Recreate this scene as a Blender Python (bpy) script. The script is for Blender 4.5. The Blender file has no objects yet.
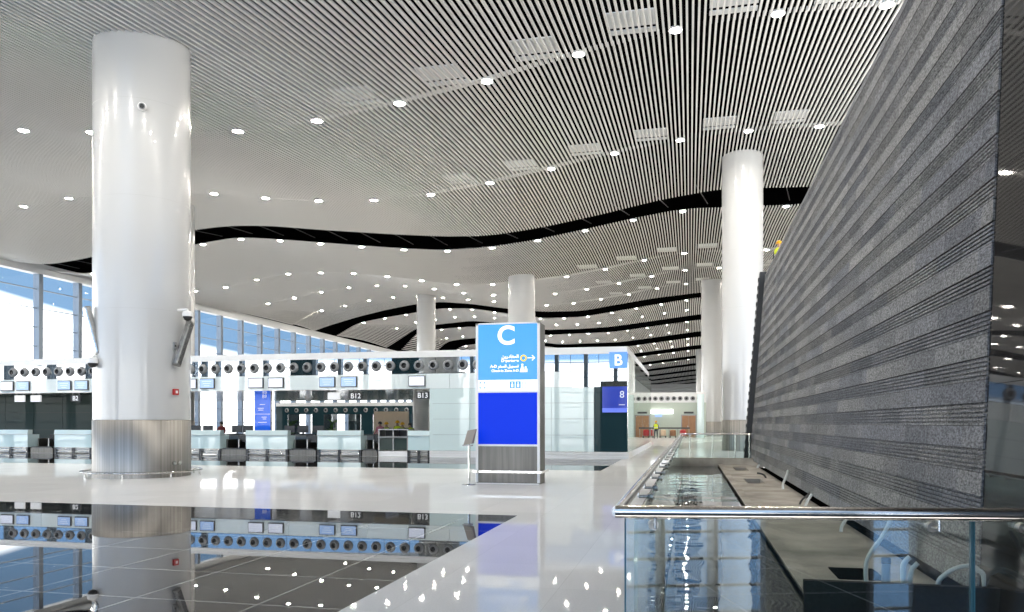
import bpy, math, random
import numpy as np
from mathutils import Vector

random.seed(7)
SC = bpy.context.scene
COL = SC.collection
R = math.radians

# ------------------------------------------------------------------ camera
F, CX, HY, H = 779.0, 512.0, 423.0, 1.55
YAW = math.atan((690 - CX) / F)
CS, SN = math.cos(YAW), math.sin(YAW)
cam_d = bpy.data.cameras.new('camera')
cam_d.sensor_width = 36.0
cam_d.lens = F / 1024 * 36
cam_d.shift_y = (HY - 306) / 1024
cam_d.clip_end = 2000
cam = bpy.data.objects.new('camera', cam_d)
cam.location = (0, 0, H)
cam.rotation_euler = (R(90), 0, YAW)
COL.objects.link(cam)
SC.camera = cam


def ray(px, py):
    xc = (px - CX) / F
    return (xc * CS - SN, xc * SN + CS, (HY - py) / F)


def on_y(px, py, Y):
    d = ray(px, py); t = Y / d[1]
    return (d[0] * t, Y, H + d[2] * t)


def on_z(px, py, z=0.0):
    d = ray(px, py); t = (z - H) / d[2]
    return (d[0] * t, d[1] * t, z)


def proj(x, y, z):
    xr = x * CS + y * SN; dep = -x * SN + y * CS
    if dep <= 0.1:
        return (-1e4, -1e4)
    return (CX + F * xr / dep, HY - F * (z - H) / dep)


# --------------------------------------------------------------- materials
def nodes(name):
    m = bpy.data.materials.new(name); m.use_nodes = True
    nt = m.node_tree
    return m, nt, nt.nodes['Principled BSDF']


def mat(name, col, rough=0.5, metal=0.0, emit=None, es=0.0, spec=0.5, coat=0.0, var=0.0, vscale=8.0, ior=1.5):
    m, nt, b = nodes(name)
    b.inputs['Base Color'].default_value = (*col, 1)
    b.inputs['Roughness'].default_value = rough
    b.inputs['Metallic'].default_value = metal
    b.inputs['Specular IOR Level'].default_value = spec
    b.inputs['Coat Weight'].default_value = coat
    b.inputs['Coat Roughness'].default_value = 0.02
    b.inputs['IOR'].default_value = ior
    if emit:
        b.inputs['Emission Color'].default_value = (*emit, 1)
        b.inputs['Emission Strength'].default_value = es
    if var > 0:
        tc = nt.nodes.new('ShaderNodeTexCoord'); n = nt.nodes.new('ShaderNodeTexNoise')
        n.inputs['Scale'].default_value = vscale
        nt.links.new(tc.outputs['Object'], n.inputs['Vector'])
        r = nt.nodes.new('ShaderNodeValToRGB')
        r.color_ramp.elements[0].color = tuple(max(0, c * (1 - var)) for c in col) + (1,)
        r.color_ramp.elements[1].color = tuple(min(1, c * (1 + var)) for c in col) + (1,)
        nt.links.new(n.outputs['Fac'], r.inputs['Fac'])
        nt.links.new(r.outputs['Color'], b.inputs['Base Color'])
    return m


def mat_steel(name, col=(.48, .47, .45), rough=.25, sc=(40, 40, .6)):
    m, nt, b = nodes(name)
    tc = nt.nodes.new('ShaderNodeTexCoord'); mp = nt.nodes.new('ShaderNodeMapping')
    mp.inputs['Scale'].default_value = sc
    n = nt.nodes.new('ShaderNodeTexNoise'); n.inputs['Scale'].default_value = 1.5; n.inputs['Detail'].default_value = 4
    nt.links.new(tc.outputs['Object'], mp.inputs['Vector']); nt.links.new(mp.outputs['Vector'], n.inputs['Vector'])
    r = nt.nodes.new('ShaderNodeValToRGB')
    r.color_ramp.elements[0].position = .3; r.color_ramp.elements[1].position = .7
    r.color_ramp.elements[0].color = tuple(c * .75 for c in col) + (1,)
    r.color_ramp.elements[1].color = tuple(min(1, c * 1.2) for c in col) + (1,)
    nt.links.new(n.outputs['Fac'], r.inputs['Fac']); nt.links.new(r.outputs['Color'], b.inputs['Base Color'])
    b.inputs['Metallic'].default_value = 1.0; b.inputs['Roughness'].default_value = rough
    return m


def schlick(nt, f0, fmax):
    lw = nt.nodes.new('ShaderNodeLayerWeight'); lw.inputs['Blend'].default_value = .5
    pw = nt.nodes.new('ShaderNodeMath'); pw.operation = 'POWER'; pw.inputs[1].default_value = 5
    mr = nt.nodes.new('ShaderNodeMapRange')
    mr.inputs['To Min'].default_value = f0; mr.inputs['To Max'].default_value = fmax
    nt.links.new(lw.outputs['Facing'], pw.inputs[0]); nt.links.new(pw.outputs[0], mr.inputs['Value'])
    return mr


def mat_glass(name, tint, base_refl=0.0, fmax=1.0, rcol=(1, 1, 1), rough=0.0):
    """thin pane: transparent tint + clear reflection"""
    m = bpy.data.materials.new(name); m.use_nodes = True
    nt = m.node_tree; nt.nodes.clear()
    out = nt.nodes.new('ShaderNodeOutputMaterial'); mix = nt.nodes.new('ShaderNodeMixShader')
    tr = nt.nodes.new('ShaderNodeBsdfTransparent'); gl = nt.nodes.new('ShaderNodeBsdfGlossy')
    mr = schlick(nt, base_refl, fmax)
    tr.inputs['Color'].default_value = (*tint, 1); gl.inputs['Color'].default_value = (*rcol, 1)
    gl.inputs['Roughness'].default_value = rough
    nt.links.new(mr.outputs[0], mix.inputs[0])
    nt.links.new(tr.outputs[0], mix.inputs[1]); nt.links.new(gl.outputs[0], mix.inputs[2])
    nt.links.new(mix.outputs[0], out.inputs[0])
    return m


def mat_coated(name, col, base_refl=.1, rough=0.01, fmax=1.0, rcol=(1, 1, 1)):
    """opaque back-painted glass / polished stone: diffuse + mirror reflection"""
    m = bpy.data.materials.new(name); m.use_nodes = True
    nt = m.node_tree; nt.nodes.clear()
    out = nt.nodes.new('ShaderNodeOutputMaterial'); mix = nt.nodes.new('ShaderNodeMixShader')
    df = nt.nodes.new('ShaderNodeBsdfDiffuse'); gl = nt.nodes.new('ShaderNodeBsdfGlossy')
    mr = schlick(nt, base_refl, fmax)
    df.inputs['Color'].default_value = (*col, 1); gl.inputs['Color'].default_value = (*rcol, 1)
    gl.inputs['Roughness'].default_value = rough
    nt.links.new(mr.outputs[0], mix.inputs[0])
    nt.links.new(df.outputs[0], mix.inputs[1]); nt.links.new(gl.outputs[0], mix.inputs[2])
    nt.links.new(mix.outputs[0], out.inputs[0])
    m['df'] = df.name
    return m, nt, df, gl, mix


def tile_floor(name, base, joint, size, rough, base_refl, fmax, speck=.0, jw=.004, wav=0.0):
    m, nt, df, gl, mix = mat_coated(name, base, base_refl, rough, fmax)
    tc = nt.nodes.new('ShaderNodeTexCoord')
    br = nt.nodes.new('ShaderNodeTexBrick'); br.offset = 0; br.squash = 1
    br.inputs['Scale'].default_value = 1.0; br.inputs['Brick Width'].default_value = size
    br.inputs['Row Height'].default_value = size; br.inputs['Mortar Size'].default_value = jw
    br.inputs['Color1'].default_value = (*base, 1)
    br.inputs['Color2'].default_value = (*[c * .93 for c in base], 1)
    br.inputs['Mortar'].default_value = (*joint, 1)
    nt.links.new(tc.outputs['Object'], br.inputs['Vector'])
    if speck > 0:
        no = nt.nodes.new('ShaderNodeTexNoise'); no.inputs['Scale'].default_value = 60; no.inputs['Detail'].default_value = 3
        nt.links.new(tc.outputs['Object'], no.inputs['Vector'])
        mx = nt.nodes.new('ShaderNodeMix'); mx.data_type = 'RGBA'; mx.blend_type = 'MULTIPLY'
        mx.inputs['Factor'].default_value = speck
        nt.links.new(br.outputs['Color'], mx.inputs['A']); nt.links.new(no.outputs['Fac'], mx.inputs['B'])
        nt.links.new(mx.outputs['Result'], df.inputs['Color'])
    else:
        nt.links.new(br.outputs['Color'], df.inputs['Color'])
    if wav > 0:
        n2 = nt.nodes.new('ShaderNodeTexNoise'); n2.inputs['Scale'].default_value = 1.1; n2.inputs['Detail'].default_value = 1
        nt.links.new(tc.outputs['Object'], n2.inputs['Vector'])
        bp = nt.nodes.new('ShaderNodeBump'); bp.inputs['Strength'].default_value = 1; bp.inputs['Distance'].default_value = wav
        nt.links.new(n2.outputs['Fac'], bp.inputs['Height']); nt.links.new(bp.outputs[0], gl.inputs['Normal'])
    return m


def mat_stone(name):
    m, nt, b = nodes(name)
    tc = nt.nodes.new('ShaderNodeTexCoord')
    sx = nt.nodes.new('ShaderNodeSeparateXYZ'); cx = nt.nodes.new('ShaderNodeCombineXYZ')
    nt.links.new(tc.outputs['Object'], sx.inputs[0])
    nt.links.new(sx.outputs['Y'], cx.inputs['X']); nt.links.new(sx.outputs['Z'], cx.inputs['Y'])
    br = nt.nodes.new('ShaderNodeTexBrick'); br.offset = .37; br.inputs['Scale'].default_value = 1
    br.inputs['Brick Width'].default_value = .95; br.inputs['Row Height'].default_value = .215
    br.inputs['Mortar Size'].default_value = .004
    br.inputs['Color1'].default_value = (.212, .220, .246, 1); br.inputs['Color2'].default_value = (.138, .145, .168, 1)
    br.inputs['Mortar'].default_value = (.05, .05, .055, 1)
    nt.links.new(cx.outputs[0], br.inputs['Vector'])
    # second, irregular block tone
    br2 = nt.nodes.new('ShaderNodeTexBrick'); br2.offset = .6; br2.inputs['Scale'].default_value = 1
    br2.inputs['Brick Width'].default_value = 2.3; br2.inputs['Row Height'].default_value = .215
    br2.inputs['Mortar Size'].default_value = 0
    br2.inputs['Color1'].default_value = (1.25, 1.2, 1.08, 1); br2.inputs['Color2'].default_value = (.8, .82, .88, 1)
    br2.inputs['Bias'].default_value = -.3
    nt.links.new(cx.outputs[0], br2.inputs['Vector'])
    mx = nt.nodes.new('ShaderNodeMix'); mx.data_type = 'RGBA'; mx.blend_type = 'MULTIPLY'; mx.inputs['Factor'].default_value = 1
    nt.links.new(br.outputs['Color'], mx.inputs['A']); nt.links.new(br2.outputs['Color'], mx.inputs['B'])
    no = nt.nodes.new('ShaderNodeTexNoise'); no.inputs['Scale'].default_value = 42; no.inputs['Detail'].default_value = 5
    no.inputs['Roughness'].default_value = .7
    mp = nt.nodes.new('ShaderNodeMapping'); mp.inputs['Scale'].default_value = (1, .45, 1.0)
    nt.links.new(tc.outputs['Object'], mp.inputs['Vector']); nt.links.new(mp.outputs[0], no.inputs['Vector'])
    rp = nt.nodes.new('ShaderNodeValToRGB')
    rp.color_ramp.elements[0].position = .36; rp.color_ramp.elements[1].position = .66
    rp.color_ramp.elements[0].color = (.30, .30, .31, 1); rp.color_ramp.elements[1].color = (1.85, 1.85, 1.83, 1)
    nt.links.new(no.outputs['Fac'], rp.inputs['Fac'])
    m2 = nt.nodes.new('ShaderNodeMix'); m2.data_type = 'RGBA'; m2.blend_type = 'MULTIPLY'; m2.inputs['Factor'].default_value = .9
    nt.links.new(mx.outputs['Result'], m2.inputs['A']); nt.links.new(rp.outputs['Color'], m2.inputs['B'])
    nt.links.new(m2.outputs['Result'], b.inputs['Base Color'])
    bp = nt.nodes.new('ShaderNodeBump'); bp.inputs['Strength'].default_value = .9; bp.inputs['Distance'].default_value = .05
    nt.links.new(no.outputs['Fac'], bp.inputs['Height']); nt.links.new(bp.outputs[0], b.inputs['Normal'])
    b.inputs['Roughness'].default_value = .75; b.inputs['Specular IOR Level'].default_value = .3
    return m


def mat_concrete(name):
    m, nt, b = nodes(name)
    tc = nt.nodes.new('ShaderNodeTexCoord')
    no = nt.nodes.new('ShaderNodeTexNoise'); no.inputs['Scale'].default_value = 1.3; no.inputs['Detail'].default_value = 8
    nt.links.new(tc.outputs['Object'], no.inputs['Vector'])
    r = nt.nodes.new('ShaderNodeValToRGB')
    r.color_ramp.elements[0].position = .3; r.color_ramp.elements[1].position = .7
    r.color_ramp.elements[0].color = (.22, .195, .165, 1); r.color_ramp.elements[1].color = (.47, .43, .37, 1)
    nt.links.new(no.outputs['Fac'], r.inputs['Fac']); nt.links.new(r.outputs['Color'], b.inputs['Base Color'])
    b.inputs['Roughness'].default_value = .8
    return m


M = {}
M['slat'] = mat('slat_white', (.68, .66, .625), .4)
M['void'] = mat('void_black', (.002, .002, .002), .9, spec=.0)
M['white'] = mat('white_paint', (.82, .82, .81), .35)
M['column'] = mat('column_white', (.53, .53, .525), .22, coat=.3)
M['seam'] = mat('seam_grey', (.45, .45, .44), .5)
M['steel'] = mat_steel('brushed_steel', (.33, .315, .295), .45, (11, 11, .06))
M['steel_p'] = mat_steel('polished_steel', (.6, .59, .57), .16, (6, 6, 6))
M['steel_d'] = mat_steel('dark_steel', (.33, .32, .30), .35)
M['floor_w'] = tile_floor('white_terrazzo', (.74, .74, .735), (.60, .60, .59), 1.2, .03, .025, .44, speck=.25, jw=.003)
M['floor_b'] = tile_floor('black_granite', (.016, .016, .017), (.30, .30, .29), 1.2, .012, .055, .86, jw=.012)
M['pit_b'] = tile_floor('wet_black_granite', (.02, .021, .022), (.05, .05, .05), 1.2, .01, .14, 1.0, jw=.004, wav=.02)
M['stone'] = mat_stone('hewn_basalt')
M['stone_p'], _nt, _d, _g, _mx = mat_coated('polished_basalt', (.022, .021, .021), .04, .03, .5)
M['concrete'] = mat_concrete('raw_concrete')
M['hole'] = mat('hole_dark', (.006, .0055, .005), .9, spec=.0)  # near-black in place of the shade inside openings and gaps
M['rail'] = mat_steel('handrail_steel', (.62, .58, .54), .17, (3, 3, 3))
M['pane'] = mat_glass('balustrade_glass', (.90, .93, .91), .15, 1.0)
M['pane_s'] = mat_glass('side_balustrade_glass', (.86, .92, .90), .02, .9)
M['edge'] = mat('glass_edge', (.03, .09, .12), .15)
M['win'] = mat_glass('window_glass', (.95, .97, .985), .015, .8)
M['mull'] = mat('mullion_grey', (.20, .24, .29), .4, .2)
M['trans'] = mat('transom_grey', (.25, .29, .34), .4, .3)
M['fasc'], _a, _b2, _c, _e = mat_coated('pale_glass_panel', (.82, .90, .90), .05, .01, .8)
M['fasc2'], _a, _b2, _c, _e = mat_coated('pale_teal_glass_panel', (.68, .81, .805), .04, .01, .8)
M['band'], _a, _b2, _c, _e = mat_coated('dark_teal_glass_panel', (.018, .035, .042), .40, .0, 1.0, (.93, .97, 1))
M['dteal'], _a, _b2, _c, _e = mat_coated('deep_teal_glass', (.018, .045, .055), .006, .0, 1.0)
M['green'], _a, _b2, _c, _e = mat_coated('dark_green_glass', (.06, .082, .075), .004, .02, .2)
M['mirror'] = mat_glass('mirror_glass', (.35, .40, .38), .6, 1.0, (.92, .95, .92))
M['joint'] = mat('joint_grey', (.42, .5, .5), .5)
M['soffit'], _a, _b2, _c, _e = mat_coated('soffit_panel', (.40, .37, .34), .25, .12, .9)
M['cloud'] = mat('ring_grey', (.27, .275, .28), .3)
M['black'] = mat('black_plastic', (.012, .012, .013), .35)
M['dgrey'] = mat('dark_grey', (.06, .06, .06), .5)
M['cblue'], _a, _b2, _c, _e = mat_coated('counter_glass', (.64, .80, .81), .05, .02, .8)
M['wood'] = mat('wood_door', (.34, .17, .075), .4, var=.25, vscale=3)
M['beige'] = mat('beige_board', (.74, .58, .40), .6, var=.06)
M['scr_lb'] = mat('screen_pale', (.2, .3, .5), .2, emit=(.42, .60, .95), es=0.47)
M['scr_w'] = mat('screen_white', (.4, .4, .5), .2, emit=(.80, .88, 1.0), es=0.52)
M['scr_bl'] = mat('screen_blue', (.02, .1, .5), .2, emit=(.015, .14, .90), es=0.44)
M['sg_lb'] = mat('sign_sky_blue', (.04, .28, .75), .25, emit=(.02, .27, .80), es=.36)
M['sg_db'] = mat('sign_deep_blue', (.0, .02, .35), .4, spec=.15, emit=(.0, .03, .70), es=.50)
M['sg_w'] = mat('sign_white', (.8, .8, .8), .4, emit=(1, 1, 1), es=0.41)
M['sg_bb'] = mat('sign_b_blue', (.1, .3, .8), .3, emit=(.08, .22, .80), es=.45)
M['sg_8'] = mat('reflected_sign_blue', (.01, .03, .3), .15, emit=(.012, .035, .33), es=0.41)  # colour and glow of a totem reflected in dark glass, painted in
M['refl_8b'] = mat('reflected_sign_band', (.1, .15, .6), .3, emit=(.08, .14, .62), es=0.50)
M['yel'] = mat('sign_yellow', (.8, .6, .05), .4, emit=(.9, .65, .05), es=0.44)
M['ink'] = mat('sign_ink', (.03, .25, .7), .4, emit=(.03, .3, .85), es=0.39)
M['ink_w'] = mat('faint_ink', (.55, .6, .68), .4, emit=(.6, .68, .8), es=0.33)
M['lamp'] = mat('lamp_glow', (1, 1, 1), .4, emit=(1, .935, .84), es=330)
M['strip'] = mat('light_panel', (1, 1, 1), .4, emit=(.92, .92, 1), es=1.6)
M['red'] = mat('red_plastic', (.45, .02, .02), .4)
M['pink'] = mat('pink_fabric', (.6, .2, .25), .7)
M['vest'] = mat('hi_vis_yellow', (.62, .72, .02), .6)
M['refl'] = mat('reflective_tape', (.7, .7, .68), .3)
M['helm'] = mat('helmet_yellow', (.80, .40, .01), .35)
M['navy'] = mat('navy_cloth', (.02, .025, .05), .8)
M['skin'] = mat('skin', (.42, .25, .16), .6)
M['hair'] = mat('hair', (.02, .015, .012), .6)
M['leaf'] = mat('leaf_green', (.10, .22, .04), .6, var=.3)
M['conduit'] = mat('conduit_white', (.62, .63, .60), .5)
M['cable'] = mat('conduit_black', (.03, .03, .03), .5)
M['pipe'] = mat('pipe_grey', (.20, .23, .25), .5)

M['ttm'] = mat_steel('totem_steel', (.125, .117, .105), .36, (9, 9, .3))
M['reader'] = mat('reader_grey', (.34, .30, .26), .75, spec=.2)


# ------------------------------------------------------------ mesh builder
class MB:
    def __init__(s):
        s.v = []; s.f = []; s.m = []; s.sm = []

    def quad(s, a, b, c, d, mi=0, sm=False):
        n = len(s.v); s.v += [a, b, c, d]; s.f.append((n, n + 1, n + 2, n + 3)); s.m.append(mi); s.sm.append(sm)

    def box(s, x0, x1, y0, y1, z0, z1, mi=0):
        n = len(s.v)
        s.v += [(x0, y0, z0), (x1, y0, z0), (x1, y1, z0), (x0, y1, z0), (x0, y0, z1), (x1, y0, z1), (x1, y1, z1), (x0, y1, z1)]
        for q in ((0, 3, 2, 1), (4, 5, 6, 7), (0, 1, 5, 4), (1, 2, 6, 5), (2, 3, 7, 6), (3, 0, 4, 7)):
            s.f.append(tuple(n + k for k in q)); s.m.append(mi); s.sm.append(False)
        return s

    def rbox(s, x0, x1, y0, y1, z0, z1, b, mi=0):
        """box with chamfered vertical and top edges"""
        pts = [(x0 + b, y0), (x1 - b, y0), (x1, y0 + b), (x1, y1 - b), (x1 - b, y1), (x0 + b, y1), (x0, y1 - b), (x0, y0 + b)]
        cx, cy = (x0 + x1) / 2, (y0 + y1) / 2
        def ins(p): return (cx + (p[0] - cx) * (1 - 2 * b / (x1 - x0)), cy + (p[1] - cy) * (1 - 2 * b / (y1 - y0)))
        rings = [[(*p, z0) for p in pts], [(*p, z1 - b) for p in pts], [(*ins(p), z1) for p in pts]]
        s.loft(rings, mi, caps=True, sm=False)
        return s

    def loft(s, rings, mi=0, caps=True, sm=True, closed=True):
        n = len(s.v); k = len(rings[0])
        for r in rings: s.v += list(r)
        for i in range(len(rings) - 1):
            for j in range(k if closed else k - 1):
                a = n + i * k + j; b = n + i * k + (j + 1) % k
                s.f.append((a, b, b + k, a + k)); s.m.append(mi); s.sm.append(sm)
        if caps:
            if sm:
                n = len(s.v); s.v += list(rings[0]) + list(rings[-1]); e = n + k
            else:
                e = n + (len(rings) - 1) * k
            s.f.append(tuple(n + j for j in reversed(range(k)))); s.m.append(mi); s.sm.append(False)
            s.f.append(tuple(e + j for j in range(k))); s.m.append(mi); s.sm.append(False)
        return s

    def tube(s, pts, r, seg=10, mi=0, caps=True):
        pts = [Vector(p) for p in pts]; rings = []
        up = None
        for i, p in enumerate(pts):
            t = (pts[min(i + 1, len(pts) - 1)] - pts[max(i - 1, 0)]).normalized()
            if up is None:
                up = Vector((0, 0, 1)) if abs(t.z) < .9 else Vector((0, 1, 0))
            a = t.cross(up).normalized(); u = a.cross(t).normalized(); up = u
            rr = r[i] if isinstance(r, (list, tuple)) else r
            rings.append([tuple(p + a * math.cos(2 * math.pi * k / seg) * rr + u * math.sin(2 * math.pi * k / seg) * rr) for k in range(seg)])
        return s.loft(rings, mi, caps)

    def lathe(s, prof, c=(0, 0, 0), axis='z', seg=32, mi=0, caps=True, mis=None, ring_fn=None):
        """prof: (radius, height) list"""
        rings = []
        for r, h in prof:
            ring = []
            for k in range(seg):
                a = 2 * math.pi * k / seg; x, y = r * math.cos(a), r * math.sin(a)
                if axis == 'z': ring.append((c[0] + x, c[1] + y, c[2] + h))
                elif axis == 'y': ring.append((c[0] + x, c[1] + h, c[2] + y))
                else: ring.append((c[0] + h, c[1] + x, c[2] + y))
            rings.append(ring)
        start = len(s.f)
        s.loft(rings, mi, caps)
        if mis:
            for i in range(len(prof) - 1):
                for j in range(seg): s.m[start + i * seg + j] = mis[i]
        return s

    def ball(s, c, r, mi=0, seg=10, rings=6, sz=1.0):
        prof = [(max(1e-4, r * math.sin(math.pi * i / rings)), -r * sz * math.cos(math.pi * i / rings)) for i in range(rings + 1)]
        return s.lathe(prof, c, 'z', seg, mi)

    def mesh(s, name, mats, origin=(0, 0, 0)):
        me = bpy.data.meshes.new(name)
        ox, oy, oz = origin
        me.from_pydata([(x - ox, y - oy, z - oz) for x, y, z in s.v], [], s.f)
        for m in mats: me.materials.append(m)
        me.polygons.foreach_set('material_index', s.m)
        me.polygons.foreach_set('use_smooth', s.sm)
        me.update()
        return me

    def build(s, name, mats, parent=None):
        if not isinstance(mats, (list, tuple)): mats = [mats]
        if parent is None:
            a = np.array(s.v)
            org = (float((a[:, 0].min() + a[:, 0].max()) / 2), float((a[:, 1].min() + a[:, 1].max()) / 2), float(a[:, 2].min()))
        else:
            org = worg(parent)
        o = bpy.data.objects.new(name, s.mesh(name, mats, org))
        COL.objects.link(o)
        if parent is None: o.location = org
        else: o.parent = parent
        return o


def worg(o):
    p = Vector((0, 0, 0))
    while o is not None:
        p = p + o.location; o = o.parent
    return tuple(p)


def tag(o, label, cat, group=None, kind='thing'):
    o['label'] = label; o['category'] = cat; o['kind'] = kind
    if group: o['group'] = group
    return o


def thing(name, loc, label, cat, group=None, rz=0):
    o = bpy.data.objects.new(name, None); COL.objects.link(o)
    o.empty_display_size = .2
    o.location = loc; o.rotation_euler = (0, 0, rz)
    return tag(o, label, cat, group)


def struct(o):
    o['kind'] = 'structure'
    return o


def copy_tree(o, loc, label=None, rz=None):
    c = o.copy(); COL.objects.link(c); c.location = loc
    if label: c['label'] = label
    if rz is not None: c.rotation_euler = (0, 0, rz)
    for ch in list(o.children):
        d = ch.copy(); COL.objects.link(d); d.parent = c
        for g in list(ch.children):
            e = g.copy(); COL.objects.link(e); e.parent = d
    return c


def text(name, body, size, loc, m, parent, align='CENTER', rot=(R(90), 0, 0), ext=.004, bold=0.0, mirror=False):
    cu = bpy.data.curves.new(name, 'FONT'); cu.body = body; cu.size = size; cu.align_x = align; cu.align_y = 'CENTER'
    cu.extrude = ext; cu.offset = bold; cu.materials.append(m)
    q = bpy.data.objects.new(name, cu); COL.objects.link(q)
    me = bpy.data.meshes.new_from_object(q.evaluated_get(bpy.context.evaluated_depsgraph_get()))
    ys_ = [v_.co.y for v_ in me.vertices]; ym = (min(ys_) + max(ys_)) / 2
    for v_ in me.vertices: v_.co.y -= ym
    bpy.data.objects.remove(q); me.name = name
    o = bpy.data.objects.new(name, me); COL.objects.link(o)
    org = worg(parent) if parent else (0, 0, 0)
    o.location = (loc[0] - org[0], loc[1] - org[1], loc[2] - org[2]); o.rotation_euler = rot
    o.parent = parent
    if mirror: o.scale = (-1, 1, 1)
    return o


ORD = ['first', 'second', 'third', 'fourth', 'fifth', 'sixth', 'seventh', 'eighth', 'ninth', 'tenth', 'eleventh', 'twelfth',
       'thirteenth', 'fourteenth', 'fifteenth', 'sixteenth', 'seventeenth', 'eighteenth', 'nineteenth', 'twentieth']

# =================================================================== setting
XF = -53.0            # line of the side facade
# ---- floors
def floor_rect(rects, m, name='floor'):
    b = MB()
    for x0, x1, y0, y1 in rects: b.quad((x0, y0, 0), (x1, y0, 0), (x1, y1, 0), (x0, y1, 0))
    me = b.mesh(name, [m]); o = bpy.data.objects.new(name, me); COL.objects.link(o)
    return struct(o)

RX = -2.82
floor_rect([(-70, -.36, 12.75, 25.3), (RX, -.36, 25.3, 33.6), (RX, -.36, 3.6, 12.75), (-70, 17, 33.6, 480), (-.36, 17, 33.0, 33.6)], M['floor_w'])
floor_rect([(-70, RX, -14, 12.75), (-70, RX, 25.3, 33.6), (RX, 17, -14, 3.6)], M['floor_b'])

# ---- ceiling of white slats, in bays between the light rows
GX = np.arange(-54, 17.01, .5)


def edge(Y, pts, left=None):
    q = sorted(on_y(px, py, Y) for px, py in pts)
    xs = [p[0] for p in q]; zs = [p[2] for p in q]
    if left is not None:
        while xs[0] < XF + 1.2: xs.pop(0); zs.pop(0)
        xs.insert(0, XF - .5); zs.insert(0, left)
    z = np.interp(GX, xs, zs)
    k = np.ones(5) / 5
    zp = np.concatenate([np.full(2, z[0]), z, np.full(2, z[-1])])
    return np.convolve(zp, k, 'valid')


Y1, Y2, Y3, Y4, Y5, Y6, Y7, Y9 = 28.0, 41.7, 55.3, 69.2, 83.0, 96.7, 110.4, 138.0
z1 = edge(Y1, [(20, 130), (90, 133), (232, 133), (310, 123), (396, 105), (483, 83), (577, 55), (676, 30), (774, 14), (888, 6)], 14.5)
z2 = edge(Y2, [(28, 206), (75, 197), (210, 193), (262, 198), (314, 201), (369, 201), (425, 196), (487, 184), (547, 170), (612, 154), (680, 140), (747, 131), (818, 127)], 14.5)
z3u = edge(51.5, [(49, 265), (90, 258), (195, 230), (230, 226), (270, 226), (320, 230), (400, 235), (450, 237), (490, 236), (540, 228), (600, 215), (660, 200), (720, 189), (810, 187)], 14.5)
z3 = edge(Y3, [(90, 275), (195, 245), (237, 238), (277, 240), (316, 243), (357, 246), (398, 249), (442, 251), (488, 248), (534, 241), (581, 231), (630, 220), (681, 210), (783, 206)], 14.5)
z4 = edge(Y4, [(225, 288), (254, 280.5), (285, 274), (317, 272.6), (350, 273), (383, 276), (417, 280), (452, 284.6), (489, 285), (526, 282), (563, 277.6), (602, 270), (641, 261), (682, 253), (765, 250)], 14.5)
z5 = edge(Y5, [(266, 304), (290, 299), (317, 293), (344.5, 288), (372, 285.5), (400, 285.5), (429, 288), (458, 292.5), (489, 295), (551, 294.5), (583, 290), (616, 284), (648, 277), (682, 270), (716, 268)], 14.5)
z6 = edge(Y6, [(318, 311), (341, 307), (365, 301), (389, 297.6), (413, 296), (437, 297), (489, 301), (543, 305.5), (569, 304), (597, 300), (626, 295), (653, 289), (682, 284), (712, 282)], 14.5)
z7u = edge(103, [(325, 327), (358, 317), (386, 310), (417, 304), (441, 302), (471, 304), (505, 308.6), (545, 312), (582, 311), (621, 304), (656, 298), (700, 292.5)], 14.5)
z7 = edge(Y7, [(324, 328), (358, 323.5), (386, 318), (417, 313), (441, 309), (471, 309), (505, 314), (545, 319), (582, 317.6), (621, 311), (656, 305), (700, 298)], 14.5)
z9u = edge(130.5, [(362, 341), (386, 335), (417, 328), (434, 325), (471, 321), (502, 323), (545, 330), (582, 329), (613, 326.6), (649, 321.5), (701, 314)], 14.5)
z9 = edge(Y9, [(362, 343), (386, 339), (417, 333), (434, 330), (471, 327), (545, 335.6), (613, 332.5), (701, 320)], 14.5)
slopeA = np.interp(GX, [-34, -21, -13, 0], [.03, .045, .115, .11])
slopeA = np.convolve(np.concatenate([np.full(6, slopeA[0]), slopeA, np.full(6, slopeA[-1])]), np.ones(13) / 13, 'valid')
z0 = z1 - slopeA * (Y1 + 14)
zA = z1 - slopeA * (Y1 - 8)
ST = .12               # each bay starts a little above the end of the one before
BAYS = [(-14, z0, Y1, z1, 0), (Y1, z1 + ST, Y2, z2, .05), (Y2, z2 + ST, 51.5, z3u, .05), (Y3, z3, Y4, z4, .2), (Y4, z4 + ST, Y5, z5, .05),
        (Y5, z5 + ST, Y6, z6, .05), (Y6, z6 + ST, 103, z7u, .1), (Y7, z7, 130.5, z9u, .3)]
zf = z9
for k in range(12):
    ya = Y9 + 27.4 * k
    BAYS.append((ya, zf, ya + 17.6, zf + .1, .2))

for bi, (ya, za, yb, zb, bump) in enumerate(BAYS):
    b = MB()
    pitch = .2 if bi < 7 else (.3 if bi < 9 else .5)
    w = .075 if bi < 7 else (.15 if bi < 9 else .3)
    hgt = .085 if bi < 7 else .12
    nseg = 4 if bump else 2
    for i in range(int((16 - XF) / pitch)):
        x = XF + .3 + i * pitch
        A = float(np.interp(x, GX, za)); B = float(np.interp(x, GX, zb))
        ring = []
        for t in np.linspace(0, 1, nseg + 1):
            y = ya + .02 + (yb - ya - .04) * t; z = A + (B - A) * t + bump * math.sin(math.pi * t)
            ring.append([(x - w / 2, y, z + hgt), (x - w / 2, y, z), (x + w / 2, y, z), (x + w / 2, y, z + hgt)])
        b.loft(ring, 0, caps=True, sm=False, closed=True)
    struct(b.build('ceiling', M['slat']))

v = MB().box(-70, 17, -14, 480, 25, 25.4)
struct(v.build('ceiling', M['void']))


def ceil_z(x, y):
    for ya, za, yb, zb, bump in BAYS:
        if ya <= y <= yb:
            t = (y - ya) / (yb - ya)
            A = float(np.interp(x, GX, za)); B = float(np.interp(x, GX, zb))
            return A + (B - A) * t + bump * math.sin(math.pi * t)
    return 17.0

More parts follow.
